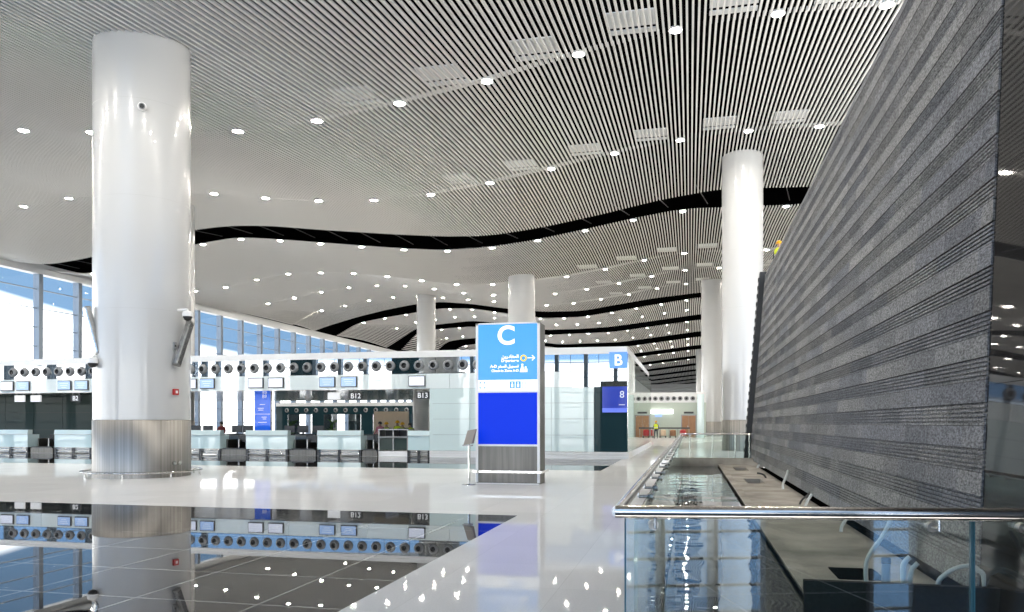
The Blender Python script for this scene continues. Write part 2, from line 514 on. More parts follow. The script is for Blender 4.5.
# white panels above the slats between the lights
pm = MB().box(-.8, .8, -.8, .25, 0, .03); pm.box(-.8, .8, .45, .75, 0, .03)
pme = pm.mesh('ceiling_panel', [M['white']])
LX0, LP = -.5, 3.42
for Yr, xa in ((Y1, -15), (Y2, -13), (Y4, -9), (Y5, -9), (Y6, -9)):
    for n in range(-6, 5):
        x = LX0 + (n + .57) * LP
        if x < xa or x > 14: continue
        o = bpy.data.objects.new('ceiling_panel', pme); COL.objects.link(o)
        o.location = (x, Yr - .85, ceil_z(x, Yr - .85) + .3)
        struct(o)

# dark hangers crossing the open slot above row three
hb = MB()
for i in range(24):
    x = XF + 2 + i * 2.7
    za_ = float(np.interp(x, GX, z3u)); zb_ = float(np.interp(x + .9, GX, z3))
    hb.tube([(x, 51.0, za_ + .5), (x + .9, 55.8, zb_ + .5)], .03, 6)
struct(hb.build('ceiling_hanger', M['black']))

# ---- facade on the left: bays of glass between deep posts
nw = [0]


def facade_bay(loc, rz, width, top, post=.42, first={}, tr=1.58, pw=.21):
    key = (width, top, pw)
    if key not in first:
        f = MB()
        f.box(-pw, pw, -.3, .3, 0, top, 0)
        for k in range(int(top / tr) + 1):
            f.box(pw, width - pw, -.07, .07, k * tr, k * tr + .07, 1)
        g = MB().box(pw, width - pw, -.012, .012, 0, top)
        first[key] = (f.mesh('window_frame', [M['mull'], M['trans']]), g.mesh('window_pane', [M['win']]))
    fm, gm = first[key]
    nw[0] += 1
    o = bpy.data.objects.new('window_%d' % nw[0], fm); COL.objects.link(o)
    o.location = loc; o.rotation_euler = (0, 0, rz); struct(o)
    p = bpy.data.objects.new('pane', gm); COL.objects.link(p); p.parent = o
    return o


PITCH = 4.29
yoff = 53.0 * 1.029 - 14 * PITCH
for k in range(-2, 50):
    y = yoff + k * PITCH
    if -14 < y < 230: facade_bay((XF, y, 0), R(90), PITCH, 14.2)
tb = MB().box(XF - .4, XF + .35, -14, 480, 13.95, 14.4); tb.box(XF - .4, XF - .05, -14, 480, 14.4, 14.9)
struct(tb.build('trim_1', M['white']))
struct(MB().box(XF - .4, XF - .05, -14, 480, 14.9, 24.95).build('wall_left', M['void']))  # added to hide sky behind the slots, black in place of their shade
# facade behind the viewpoint, seen only in reflections
for k in range(-18, 6):
    x = -1.35 + k * 3.1
    if k in (1, 2, 4, 5):
        for h_ in (0, 1.55): facade_bay((x + h_, -14, 0), 0, 1.55, 10.0, tr=.78, pw=.06)
        continue
    if k in (3, -9, -10, -14): 
        s_ = MB().box(x, x + 3.1, -14.3, -13.9, 0, 10); struct(s_.build('wall_back', M['dteal'])); continue
    facade_bay((x, -14, 0), 0, 3.1, 10.0)

# ---- end wall
struct(MB().box(-60, 17, 480, 481, 0, 25).build('wall_far', M['white']))
struct(MB().box(16.5, 17, 36, 480, 0, 25).build('wall_right', M['white']))

# ---- stone feature wall, leaning back; grooved and rough courses
LEAN = .081
WX, WY0, WY1, WZ0, WZ1 = 2.5, 8.0, 35.0, .02, 7.9
prof = []      # (offset out of the face, z)
z = WZ0; k = 0
while z < WZ1 - .01:
    zt = min(z + .215, WZ1)
    if k % 2 == 0:
        prof += [(0, z), (0, zt)]
    else:
        n = 5; p = (zt - z) / n
        for j in range(n):
            a = z + j * p
            prof += [(0, a), (0, a + p * .55), (.024, a + p * .60), (.024, a + p * .96)]
    z = zt; k += 1
b = MB()
ringA = [(WX + LEAN * zz + d, zz) for d, zz in prof] + [(WX + LEAN * WZ1 + 1.0, WZ1), (WX + 1.0, WZ0)]
NY = 14
def near_y(zz): return 7.72 + .13 * zz
b.loft([[(x, near_y(zz) + (WY1 - near_y(zz)) * t / NY, zz) for x, zz in ringA] for t in range(NY + 1)], 0, caps=True, sm=False)
o = b.build('wall_right', M['stone']); struct(o)
# polished pier at the near end
b = MB()
for (zl, zh) in ((-.3, 1.9), (1.905, 3.9), (3.905, 5.9), (5.905, 7.95)):
    def px_(zz): return WX + LEAN * zz + .015
    b.loft([[(px_(zl), ya_, zl), (px_(zh), yb_, zh), (px_(zh) + 1, yb_, zh), (px_(zl) + 1, ya_, zl)] for ya_, yb_ in ((2.0, 2.0), (near_y(zl) - .01, near_y(zh) - .01))], 0, caps=True, sm=False)
struct(b.build('wall_right', M['stone_p']))
# black end return with notched edge
b = MB()
ztop = WZ1 + .15
b.loft([[(WX + LEAN * zz - .22 + dx, yy, zz) for zz, dx in ((-.2, 0), (ztop, 0), (ztop, 1.4), (-.2, 1.4))] for yy in (WY1 + .02, WY1 + .5)], 0, caps=True, sm=False)
for k in range(22):
    zz = .3 + k * .35
    b.box(WX + LEAN * zz - .25, WX + LEAN * zz - .2, WY1 + .1, WY1 + .4, zz, zz + .16)
struct(b.build('trim_2', M['black']))

# ---- the sunken bed at the foot of the wall
PZ = -.18
struct(MB().box(-.34, 1.12, 4.4, 33.0, PZ - .25, PZ - .05).build('floor', M['pit_b']))
b = MB()
# slab with three square openings
holes = [(1.62, 2.12, on_z(755, 481, PZ)[1] - 1.0, on_z(755, 481, PZ)[1] + 1.0), (1.62, 2.1, on_z(740, 469, PZ)[1] - 1.0, on_z(740, 469, PZ)[1] + 1.0)]
ys = sorted([8.35, 33.0] + [h[2] for h in holes] + [h[3] for h in holes])
for a, c in zip(ys[:-1], ys[1:]):
    hh = [h for h in holes if abs(h[2] - a) < 1e-6]
    if hh:
        b.box(1.12, hh[0][0], a, c, PZ - .2, PZ); b.box(hh[0][1], 2.62, a, c, PZ - .2, PZ)
    else:
        b.box(1.12, 2.62, a, c, PZ - .2, PZ)
b.box(1.12, 1.30, 8.35, 33, PZ - .2, PZ + .03)
struct(b.build('floor', M['concrete']))
struct(MB().box(1.12, 3.4, 4.4, 8.35, PZ - .2, PZ + .01).build('floor', M['stone_p']))
struct(MB().box(.98, 2.53, 7.25, 7.33, PZ, .165).build('trim_8', mat('black_board', (.03, .028, .025), .8, spec=.1, var=.3, vscale=30)))
struct(MB().box(-.4, 3.6, 3.7, 33.2, PZ - .75, PZ - .7).build('floor', M['hole']))
b = MB().box(2.62, 3.5, 8.35, 33, PZ - .3, PZ - .08)
struct(b.build('trim_3', M['hole']))
# curbs
struct(MB().box(-.44, -.34, 3.9, 33.0, -.6, .03).build('trim_4', M['steel_d']))
struct(MB().box(-.44, 2.9, 33.0, 33.25, -.6, .12).build('trim_5', M['concrete']))
struct(MB().box(-.44, 3.0, 3.9, 4.02, -.6, .0).build('trim_6', M['steel_d']))


# =================================================================== columns
def column(cx, cy, r, top, label, steel=1.63, seams=(), rail=False, fit=True):
    t = thing('column', (cx, cy, 0), label, 'column', 'round columns carrying the ceiling')
    seg = 56
    prof = [(r, steel + .02)]
    mis = []
    zz = [steel + .02] + sorted(s_ for s_ in seams if s_ < top - .3) + [top]
    b = MB()
    for za_, zb_ in zip(zz[:-1], zz[1:]):
        n_ = len(b.v); b.lathe([(r, za_), (r, zb_)], (cx, cy, 0), 'z', seg, caps=False)
        if zb_ == top and fit:
            for q in range(n_ + seg, n_ + 2 * seg): b.v[q] = (b.v[q][0], b.v[q][1], ceil_z(b.v[q][0], b.v[q][1]) + .06)
    for s_ in zz[1:-1]:
        b.lathe([(r + .002, s_ - .008), (r + .002, s_ + .008)], (cx, cy, 0), 'z', seg, mi=1, caps=False)
    b.build('shaft', [M['column'], M['seam']], t)
    MB().lathe([(r + .012, 0.0), (r + .012, steel), (r - .02, steel + .02)], (cx, cy, 0), 'z', seg).build('steel_cladding', M['steel'], t)
    if rail:
        rr = r + .30
        g = MB()
        pts = [(cx + rr * math.cos(a), cy + rr * math.sin(a), .16) for a in np.linspace(0, 2 * math.pi, 49)]
        g.tube(pts, .028, 8)
        ro = g.build('guard_rail', M['steel_p'], t)
        for a in np.linspace(0, 2 * math.pi, 9)[:-1] + .35:
            q = MB().tube([(cx + rr * math.cos(a), cy + rr * math.sin(a), 0), (cx + rr * math.cos(a), cy + rr * math.sin(a), .12)], .025, 8)
            q.build('post', M['steel_p'], ro)
    return t


C1 = (-15.68, 19.9); CR1 = 1.31
c1 = column(*C1, CR1, 13.3, 'thick white round column nearest the camera, standing on the glossy floor at left', 1.62, (4.75, 7.9, 10.6), True)
column(2.9, 46, 1.13, ceil_z(2.9, 46) + .1, 'white round column rising behind the far end of the grey stone wall', 1.7, (4.8, 8, 11.2, 14.4))
column(2.5, 95.3, 1.2, ceil_z(2.5, 95.3) + .1, 'slimmer white column just left of the one behind the stone wall', 1.7, (5, 9, 13))
column(2.6, 190, 1.2, 19, 'farthest white column at the end of the right row, partly hidden', 1.7, (6, 12), fit=False)
column(-14.55, 67.5, 1.2, ceil_z(-14.55, 68.5) + .1, 'white column rising right behind the blue letter C sign', 1.7, (5, 9, 13))
column(-33.0, 95, 1.2, ceil_z(-33, 95) + .1, 'white column above the check-in fascia, left of the letter C sign', 1.7, (5, 9, 13))
column(-33.0, 45.0, 1.2, ceil_z(-33.0, 45) + .1, 'column mostly hidden behind the thick white column at left', 1.7, (5, 9))

# devices on the near column
def c1pt(ang, r, z):
    return (C1[0] + r * math.cos(ang), C1[1] + r * math.sin(ang), z)


def c1z(px, py):
    """angle and height of a spot on the near column's skin"""
    d = ray(px, py); a = d[0] ** 2 + d[1] ** 2
    bq = -2 * (d[0] * C1[0] + d[1] * C1[1]); cq = C1[0] ** 2 + C1[1] ** 2 - CR1 ** 2
    disc = max(0, bq * bq - 4 * a * cq); tt = (-bq - math.sqrt(disc)) / (2 * a)
    p = (d[0] * tt, d[1] * tt)
    return math.atan2(p[1] - C1[1], p[0] - C1[0]), H + d[2] * tt


def light_bar(p0, p1, wall_ang, label, brackets):
    t = thing('linear_wall_light', p0, label, 'light', 'tilted metal light bars on the near column')
    a, b_ = Vector(p0), Vector(p1); d = (b_ - a).normalized()
    n = Vector((math.cos(wall_ang), math.sin(wall_ang), 0)); s_ = d.cross(n).normalized(); n2 = s_.cross(d).normalized()
    m = MB()
    def ring(c, w): return [tuple(c + s_ * x * w + n2 * y * w) for x, y in ((-.07, -.09), (.07, -.09), (.1, -.06), (.1, .06), (.07, .09), (-.07, .09), (-.1, .06), (-.1, -.06))]
    m.loft([ring(a, 1), ring(b_, 1)], 0, sm=False).build('housing', M['steel_p'], t)
    for e, o_ in ((a, -1), (b_, 1)):
        MB().loft([ring(e, 1.06), ring(e + d * o_ * .05, 1.06)], 0, sm=False).build('end_cap', M['steel_d'], t)
    for f in brackets:
        c = a + d * (b_ - a).length * f
        MB().tube([tuple(c), tuple(c - n * .28)], .025, 8).build('bracket', M['steel_d'], t)
    return t


a_, zt = c1z(182.5, 324); _, zb = c1z(174, 364)
a2, _ = c1z(174, 364)
light_bar(c1pt(a2, CR1 + .12, zb), c1pt(a_, CR1 + .24, zt), (a_ + a2) / 2, 'tilted metal light bar on the right side of the thick white column', (.12, .45))
av, zv = c1z(96, 330)
lo = on_y(98.5, 352, 18.75); hi = on_y(87, 309, 18.75)
light_bar(lo, (hi[0], hi[1], hi[2]), av, 'tilted metal light bar on the left edge of the thick white column', (.3,))


def dome_camera(ang, z, label, arm=.35):
    p = c1pt(ang, CR1 + arm, z)
    t = thing('dome_camera', p, label, 'camera', 'white dome cameras on the near column')
    n = (math.cos(ang), math.sin(ang)); q = c1pt(ang, CR1, z + .16)
    MB().tube([q, (p[0], p[1], z + .16), (p[0], p[1], z + .08)], .035, 8).build('arm', M['white'], t)
    MB().lathe([(.05, .12), (.13, .10), (.15, .03), (.15, -.04)], p, 'z', 16).build('housing', M['white'], t)
    MB().lathe([(.13, -.03), (.125, -.08), (.09, -.14), (.03, -.165), (.002, -.17)], p, 'z', 16).build('lens_dome', M['black'], t)
    s_ = MB(); s_.lathe([(.09, 0), (.09, .03), (.06, .04)], (0, 0, 0), 'x', 14)
    return t


ac, zc = c1z(178, 314)
dome_camera(ac, zc - .05, 'white dome camera on a bracket high on the right side of the column', .35)
ac, zc = c1z(97, 362)
dome_camera(ac, zc, 'small white dome camera on the left edge of the column below the light bar', .12)


def spot_cam(px, py, label):
    a, z = c1z(px, py); n = Vector((math.cos(a), math.sin(a), 0)); p = Vector(c1pt(a, CR1, z))
    t = thing('bullet_camera', tuple(p), label, 'camera')
    MB().tube([tuple(p - n * .01), tuple(p + n * .05)], .12, 16).build('base', M['white'], t)
    MB().tube([tuple(p + n * .05), tuple(p + n * .22 + Vector((0, 0, -.05)))], [.07, .085], 14).build('barrel', M['cloud'], t)
    MB().tube([tuple(p + n * .215 + Vector((0, 0, -.05))), tuple(p + n * .235 + Vector((0, 0, -.055)))], .06, 14).build('lens', M['black'], t)
spot_cam(142, 107, 'small round camera high on the front of the thick white column')

a, z = c1z(175, 392)
p = Vector(c1pt(a, CR1, z)); n = Vector((math.cos(a), math.sin(a), 0)); s_ = Vector((-n.y, n.x, 0))
t = thing('call_point', tuple(p), 'small red alarm call point on the column above the steel cladding', 'alarm')
def obox(p, n, s_, w, h, d0, d1):
    m = MB(); u = Vector((0, 0, 1))
    ring = lambda d, k=1: [tuple(p + n * d + s_ * x * w * k + u * y * h * k) for x, y in ((-.5, -.5), (.5, -.5), (.5, .5), (-.5, .5))]
    m.loft([ring(d0), ring(d1 - .01), ring(d1, .9)], 0, sm=False); return m
obox(p, n, s_, .17, .17, -.02, .07).build('case', M['red'], t)
obox(p + n * .065, n, s_, .08, .08, 0, .012).build('button', M['white'], t)
a, z = c1z(174, 346); p = Vector(c1pt(a, CR1, z)); n = Vector((math.cos(a), math.sin(a), 0)); s_ = Vector((-n.y, n.x, 0))
t = thing('door_intercom', tuple(p), 'small grey wall unit left of the right light bar on the column', 'intercom')
obox(p, n, s_, .10, .22, -.02, .06).build('case', M['cloud'], t)
obox(p + n * .055, n, s_, .05, .06, 0, .012).build('button', M['black'], t)
a, z = c1z(176, 463); p = Vector(c1pt(a, CR1, z)); n = Vector((math.cos(a), math.sin(a), 0)); s_ = Vector((-n.y, n.x, 0))
t = thing('power_outlet', tuple(p), 'pair of small round power outlets low on the column\'s steel cladding', 'outlet')
for d in (-.09, .09):
    q = p + s_ * d
    MB().tube([tuple(q), tuple(q + n * .06)], .06, 14).build('socket', M['steel_p'], t)

# =================================================================== downlights
def ring_mesh():
    b = MB(); b.lathe([(.002, .07), (.235, .07), (.25, .0), (.205, -.012), (.20, .02)], seg=18, caps=False); return b
trim_me = ring_mesh().mesh('trim_ring', [M['white']])
lens_me = MB().lathe([(.2, .012), (.13, .002), (.02, 0)], seg=18).mesh('lens', [M['lamp']])
rows = [14.3, Y1, Y2, Y3, Y4, Y5, Y6, Y7, 124.2, Y9, 151.8, 165.5, 179.2, 192.9, 220.3]
names = ['', 'nearest', 'second nearest', 'third nearest', 'fourth nearest', 'fifth nearest', 'sixth nearest', 'seventh nearest', 'eighth nearest', 'ninth nearest',
         'tenth nearest', 'eleventh nearest', 'twelfth nearest', 'thirteenth nearest', 'fourteenth nearest']
for ri, Yr in enumerate(rows):
    cnt = 0
    for n in range(-15, 5):
        x = LX0 + n * LP
        if x < XF + 4.2: continue
        yy = Yr + (.12 if ri in (3, 7, 9) else -.1 if ri else 0)
        if ri >= 11: yy = Yr + .3
        zz = ceil_z(x, yy) - .03
        px, py = proj(x, yy, zz)
        if ri >= 9 and (px < 350 or px > 760): continue
        inside = 0 <= px <= 1024 and py >= 0
        o = bpy.data.objects.new('downlight', None); COL.objects.link(o); o.location = (x, yy, zz)
        o.empty_display_size = .1
        if inside:
            lab = 'round ceiling downlight, %s from the left in the %s row of lights' % (ORD[cnt], names[ri]); cnt += 1
        else:
            lab = 'round ceiling downlight in the slat ceiling, outside the picture'
        tag(o, lab, 'light', 'ceiling downlights in rows')
        for nm, me in (('trim_ring', trim_me), ('lens', lens_me)):
            c = bpy.data.objects.new(nm, me); COL.objects.link(c); c.parent = o

# =================================================================== check-in island
IY = 33.8
IX1 = -2.62
IX0 = -44.0
def ix(px): return on_y(px, 400, IY)[0]
isl = thing('check_in_island', (-20, IY + 8, 0), 'long pale glass check-in island with round air nozzles above its row of counters', 'building')
MB().box(IX0, IX1, IY - .02, IY + 18, 4.55, 4.85).build('cornice', M['white'], isl)
# nozzle band
b = MB()
x = IX1
edges_x = [IX1]
while x > IX0:
    x -= 1.24; edges_x.append(max(x, IX0))
for i in range(len(edges_x) - 1):
    b.box(edges_x[i + 1] + .01, edges_x[i] - .01, IY, IY + .06, 3.82, 4.55)
b.build('nozzle_band', M['band'], isl)
MB().box(IX0, IX1, IY + .05, IY + .5, 3.12, 4.56).build('band_backing', M['dgrey'], isl)
# fascia with monitors
b = MB(); xs = np.arange(IX1, IX0, -2.0)
for i in range(len(xs) - 1):
    if xs[i] > ix(593): 
        continue
    b.box(xs[i + 1] + .008, xs[i] - .008, IY - .03, IY + .03, 3.12, 3.80)
b.build('fascia', M['fasc'], isl)
bx0 = ix(572)
b = MB(); b.box(bx0, IX1, IY - .035, IY + .03, 3.12, 3.80).build('fascia_end', M['band'], isl)
# solid pale glass wall on the right, with grid joints
XW0 = ix(430); XW1 = ix(594)
b = MB(); g = MB()
nx = 4; zs = [.30, 1.02, 1.73, 2.43, 3.12]
wx = np.linspace(XW0, XW1, nx + 1)
for i in range(nx):
    for j in range(4):
        b.box(wx[i] + .008, wx[i + 1] - .008, IY - .03, IY + .05, zs[j] + .008, zs[j + 1] - .008)
b.build('glass_wall', M['fasc2'], isl)
g.box(XW0, XW1, IY + .02, IY + .1, .3, 3.12); g.build('wall_core', M['joint'], isl)
b = MB().box(XW1 + .01, IX1, IY - .03, IY + .05, .30, 3.12); b.build('dark_glass_panel', M['dteal'], isl)
# plinth with twin rails
b = MB(); b.box(XW0, IX1 + .05, IY - .05, IY + .1, 0.0, .27, 0)
pl = b.build('plinth', M['white'], isl)
for zz in (.10, .20, .28):
    MB().tube([(XW0, IY - .09, zz), (IX1 + .08, IY - .09, zz)], .014, 6).build('bumper_rail', M['white'], isl)
# side face: mirror glass along the passage
b = MB()
for i in range(7):
    b.box(IX1 - .04, IX1 + .02, IY + .06 + i * 2.85, IY + .06 + (i + 1) * 2.85 - .02, .28, 3.72)
b.build('side_glass', M['mirror'], isl)
b = MB()
for i in range(7):
    b.box(IX1 - .04, IX1 + .02, IY + .06 + i * 2.85, IY + .06 + (i + 1) * 2.85 - .02, 3.75, 4.55)
b.build('side_nozzle_band', M['mirror'], isl)
MB().box(IX1 - .1, IX1 + .06, IY + .05, IY + 20, 0, .27).build('side_plinth', M['white'], isl)
# soffit
MB().box(IX0, XW0 + .1, IY + .1, IY + 16, 3.1, 3.16).build('soffit', M['soffit'], isl)
MB().box(XW0 - .02, XW0 + .12, IY, IY + 16, .0, 3.1).build('side_wall', M['fasc2'], isl)
# dark green glass behind the left counters
b = MB(); gx0, gx1 = IX0, on_y(92, 400, IY + 3.2)[0]
for i in range(6):
    for j in range(3):
        w = (gx1 - gx0) / 6
        b.box(gx0 + i * w + .01, gx0 + (i + 1) * w - .01, IY + 3.2, IY + 3.26, .2 + j * .97, .2 + j * .97 + .955)
b.build('rear_glass', M['green'], isl)
MB().box(gx0, gx1, IY + 3.3, IY + 3.4, .1, 3.1).build('rear_core', M['dgrey'], isl)
# nozzles: two-tone ring and dark throat
npx = []
for lst in ([13.3, 23.4, 34.2, 44.6, 55.2, 66.5, 78.4, 88.5],):
    npx += [ix(p) for p in lst]
nz_first = ix(88.5)
last = ix(540)
npx = []
c = ix(13.3)
while c < ix(553): npx.append(c); c += .697
nz_me = MB()
nz_me.lathe([(.02, .02), (.10, .02), (.12, -.10), (.17, -.12), (.225, -.03), (.245, .0)], (0, 0, 0), 'y', 20, mis=[1, 1, 0, 0, 0], caps=False)
nz_me.lathe([(.001, -.05), (.085, -.05), (.11, -.0)], (0.01, 0, -.02), 'y', 16, mi=1, caps=False)
nzd = nz_me.mesh('air_nozzle', [M['cloud'], M['black']])
org = worg(isl)
for c in npx:
    px, _ = proj(c, IY, 4.18)
    o = bpy.data.objects.new('air_nozzle', nzd); COL.objects.link(o); o.parent = isl
    o.location = (c - org[0], IY - .02 - org[1], 4.18 - org[2])

# monitors hung on the fascia
def monitor(px0, px1, kind, label):
    x0, x1 = ix(px0), ix(px1)
    if x1 - x0 < .4: x0 = x1 - .75
    cx = (x0 + x1) / 2
    t = thing('flight_monitor', (cx, IY - .1, 3.23), label, 'screen', 'flight monitors on the check-in fascia')
    MB().rbox(cx - .40, cx + .40, IY - .12, IY - .03, 3.22, 3.72, .015).build('casing', M['dgrey'], t)
    s_ = MB(); s_.box(cx - .365, cx + .365, IY - .128, IY - .119, 3.26, 3.68)
    so = s_.build('screen', M[kind], t)
    q = MB()
    for k, w in ((0, .5), (1, .42), (2, .3)):
        q.box(cx - w / 2, cx + w / 2, IY - .131, IY - .127, 3.56 - k * .1, 3.585 - k * .1)
    q.build('display_text', M['ink_w'], so)


for a_, b_, k_, l_ in (
        (3.4, 13.7, 'scr_w', 'white-lit monitor at the far left end of the fascia'),
        (19, 29.7, 'scr_lb', 'blue-lit monitor second from the left on the fascia'),
        (60, 71.4, 'scr_lb', 'blue-lit monitor third from the left on the fascia'),
        (77, 88.5, 'scr_lb', 'monitor on the fascia just left of the thick white column'),
        (186, 195, 'scr_w', 'monitor half hidden by the right edge of the thick white column'),
        (202, 214.6, 'scr_lb', 'blue-lit monitor first clear of the thick column to its right'),
        (250.4, 263, 'scr_w', 'white-lit monitor left one of the pair above the blue counter display'),
        (270, 283.5, 'scr_w', 'white-lit monitor right one of the pair above the blue counter display'),
        (321, 335, 'scr_lb', 'pale blue monitor left one of the pair near the B12 sign'),
        (342.7, 356.6, 'scr_lb', 'pale blue monitor directly above the B12 sign'),
        (410, 425, 'scr_w', 'white-lit monitor above the B13 sign')):
    monitor(a_, b_, k_, l_)


# hanging counter number signs
def num_sign(px, body, label, Y=IY + .9, w=.62):
    x = on_y(px, 395, Y)[0]
    t = thing('counter_sign', (x, Y, 2.68), label, 'sign', 'counter signs hung under the fascia')
    MB().box(x - w / 2, x + w / 2, Y - .04, Y + .04, 2.68, 3.02).build('plate', M['dgrey'] if body else M['sg_w'], t)
    for d in (-.2, .2):
        MB().tube([(x + d, Y, 3.02), (x + d, Y, 3.12)], .012, 6).build('hanger', M['steel_d'], t)
    if body:
        text('number', body, .34, (x, Y - .045, 2.85), M['sg_w'], t, bold=.004)
num_sign(356, 'B12', 'hanging counter sign reading B12')
num_sign(423, 'B13', 'hanging counter sign reading B13')
num_sign(20, '', 'blank white hanging sign at the far left over the dark glass')
num_sign(36, '', 'blank white hanging sign second from the left over the dark glass')
num_sign(76, 'B2', 'hanging number sign just left of the thick column')
num_sign(334, '', 'white hanging sign left of the B12 sign')

# B sign and painted totem reflection on the corner of the island
def on_face(px, py): return on_y(px, py, IY)
p0 = on_face(609.5, 368.3); p1 = on_face(627.3, 352)
t = thing('letter_sign', ((p0[0] + p1[0]) / 2, IY - .06, p0[2]), 'square bright blue sign with white letter B on the island corner', 'sign')
MB().box(p0[0], p1[0], IY - .10, IY - .03, p0[2], p1[2]).build('panel', M['sg_bb'], t)
text('letter', 'B', .66, ((p0[0] + p1[0]) / 2, IY - .104, (p0[2] + p1[2]) / 2), M['sg_w'], t, bold=.012)
p0 = on_face(602.5, 412.5); p1 = on_face(627.3, 386.5)
t = thing('blue_panel', ((p0[0] + p1[0]) / 2, IY - .06, p0[2]), 'dim dark blue panel painted as a totem reflection with a thin number 8 under the letter B sign', 'screen')
MB().box(p0[0], p1[0], IY - .09, IY - .03, p0[2], p1[2]).build('panel', M['sg_8'], t)
hband = (p1[2] - p0[2]) * .17
MB().box(p0[0], p1[0], IY - .095, IY - .088, p0[2], p0[2] + hband).build('band', M['refl_8b'], t)
text('number', '8', .42, (p1[0] - .22, IY - .094, p1[2] - .34), M['ink_w'], t)
MB().box(p1[0] - .35, p1[0] - .1, IY - .094, IY - .09, p1[2] - .80, p1[2] - .77).build('caption', M['ink_w'], t)

# ---- counters
def counter_proto(w):
    return w
cnt_pos = [(-34.6, 'pale glass check-in counter at the far left edge of the picture'),
           (-30.75, 'pale glass check-in counter just left of the thick column'),
           (-26.9, 'pale glass check-in counter hidden behind the thick column'),
           (-23.4, 'pale glass check-in counter partly cut by the right edge of the thick column'),
           (-19.8, 'pale glass check-in counter in front of the blue standing display'),
           (-16.05, 'pale glass check-in counter below the B12 sign')]
CW = 2.2
def make_counter(cx, label, CW=2.2):
    t = thing('check_in_counter', (cx, IY, 0), label, 'counter', 'pale glass check-in counters')
    x0, x1 = cx - CW / 2, cx + CW / 2
    MB().box(x0, x1, IY, IY + .75, .30, .96).build('body', M['cblue'], t)
    b = MB(); b.loft([[(x0 - .01, IY - .03, .965), (x1 + .01, IY - .03, .965), (x1 + .01, IY + .30, .965), (x0 - .01, IY + .30, .965)],
                      [(x0 - .01, IY + .02, 1.2), (x1 + .01, IY + .02, 1.2), (x1 + .01, IY + .30, 1.2), (x0 - .01, IY + .30, 1.2)]], 0, sm=False)
    b.build('transaction_top', M['fasc2'], t)
    MB().box(x0, x1, IY - .035, IY - .02, .955, .972).build('trim', M['steel_d'], t)
    MB().box(x0 + .02, x1 - .02, IY + .1, IY + .7, 0.03, .30).build('plinth', M['steel_d'], t)
    for zz in (.08, .22):
        MB().tube([(x0, IY + .03, zz), (x1, IY + .03, zz)], .028, 8).build('bumper_rail', M['steel_p'], t)
    for f in (.02, .5, .98):
        xx = x0 + CW * f
        MB().box(xx - .06, xx + .06, IY - .0, IY + .12, 0.0, .30).build('foot', M['black'], t)
    return t
proto = make_counter(*cnt_pos[0])
cnt_obj = [proto]
for cx, l in cnt_pos[1:]:
    cnt_obj.append(copy_tree(proto, (cx, IY, 0), l))

make_counter((-12.62 + XW0 - .03) / 2, 'narrow pale glass check-in counter below the B13 sign against the glass wall', XW0 - .03 + 12.62)

# baggage scales between the counters
gaps = [(-32.68, 'far left beside the leftmost counter'), (-28.83, 'hidden by the thick column'), (-25.15, 'behind the thick column at its right'),
        (-21.6, 'left of the counter in front of the blue display'), (-17.93, 'left of the counter below the B12 sign'), (-14.0, 'wide one right of the counter below the B12 sign')]
def make_scale(cx, w, label):
    t = thing('baggage_conveyor', (cx, IY, 0), label, 'conveyor', 'baggage conveyors between the counters')
    x0, x1 = cx - w / 2, cx + w / 2
    MB().box(x0, x1, IY + .05, IY + 1.4, .0, .27).build('base', M['ttm'], t)
    MB().box(x0 + .1, x1 - .1, IY + .05, IY + 2.6, .27, .33).build('belt', M['black'], t)
    for xx in (x0 + .03, x1 - .03, cx):
        MB().box(xx - .03, xx + .03, IY + .5, IY + 2.6, .27, .75).build('side_guard', M['steel_d'], t)
    MB().box(x0, x1, IY + 2.6, IY + 2.7, .3, 1.0).build('rear_curtain', M['black'], t)
    MB().box(cx - w * .1, x1 - .05, IY + .7, IY + 1.1, .62, .95).build('scale_display', M['black'], t)
    return t
sp = make_scale(gaps[0][0], 1.36, 'low baggage conveyor with black belt, ' + gaps[0][1])
for cx, l in gaps[1:-1]:
    copy_tree(sp, (cx, IY, 0), 'low baggage conveyor with black belt, ' + l)
# open desk below B13
ox0, ox1 = ix(377), ix(407)
t = thing('open_service_desk', ((ox0 + ox1) / 2, IY + .3, 0), 'open grey framed service desk with dark front between the B12 and B13 counters', 'desk')
MB().box(ox0, ox1, IY + .15, IY + .9, 0, .25).build('plinth', M['white'], t)
MB().box(ox0, ox1, IY + .2, IY + .25, .30, .85).build('front_panel', M['green'], t)
MB().box(ox0, ox1, IY + .1, IY + .9, .86, .93).build('shelf', M['cloud'], t)
MB().box(ox0, ox1, IY + .15, IY + .9, 1.22, 1.27).build('top', M['steel_d'], t)
for xx in (ox0 + .03, (ox0 + ox1) / 2, ox1 - .03):
    MB().box(xx - .03, xx + .03, IY + .15, IY + .9, .25, 1.22).build('post', M['steel_d'], t)
MB().box(ox0 + .1, ox1 - .1, IY + .8, IY + .9, .93, 1.22).build('back_panel', M['dgrey'], t)
make_scale(-14.53, .74, 'narrow baggage conveyor with black belt just left of the open grey service desk')

# desk monitors behind the counters
def desk_monitor(px, label, Y=IY + 3.1, lo=1.1, hi=1.5):
    x = on_y(px, 428, Y)[0]
    t = thing('desk_monitor', (x, Y, 1.0), label, 'monitor', 'black monitors behind the counters')
    MB().rbox(x - .30, x + .30, Y - .03, Y + .03, lo, hi, .012).build('screen', M['black'], t)
    MB().box(x - .04, x + .04, Y, Y + .04, .99, 1.15).build('stand', M['black'], t)
    MB().box(x - .15, x + .15, Y - .1, Y + .12, .98, 1.0).build('foot', M['black'], t)
    return t
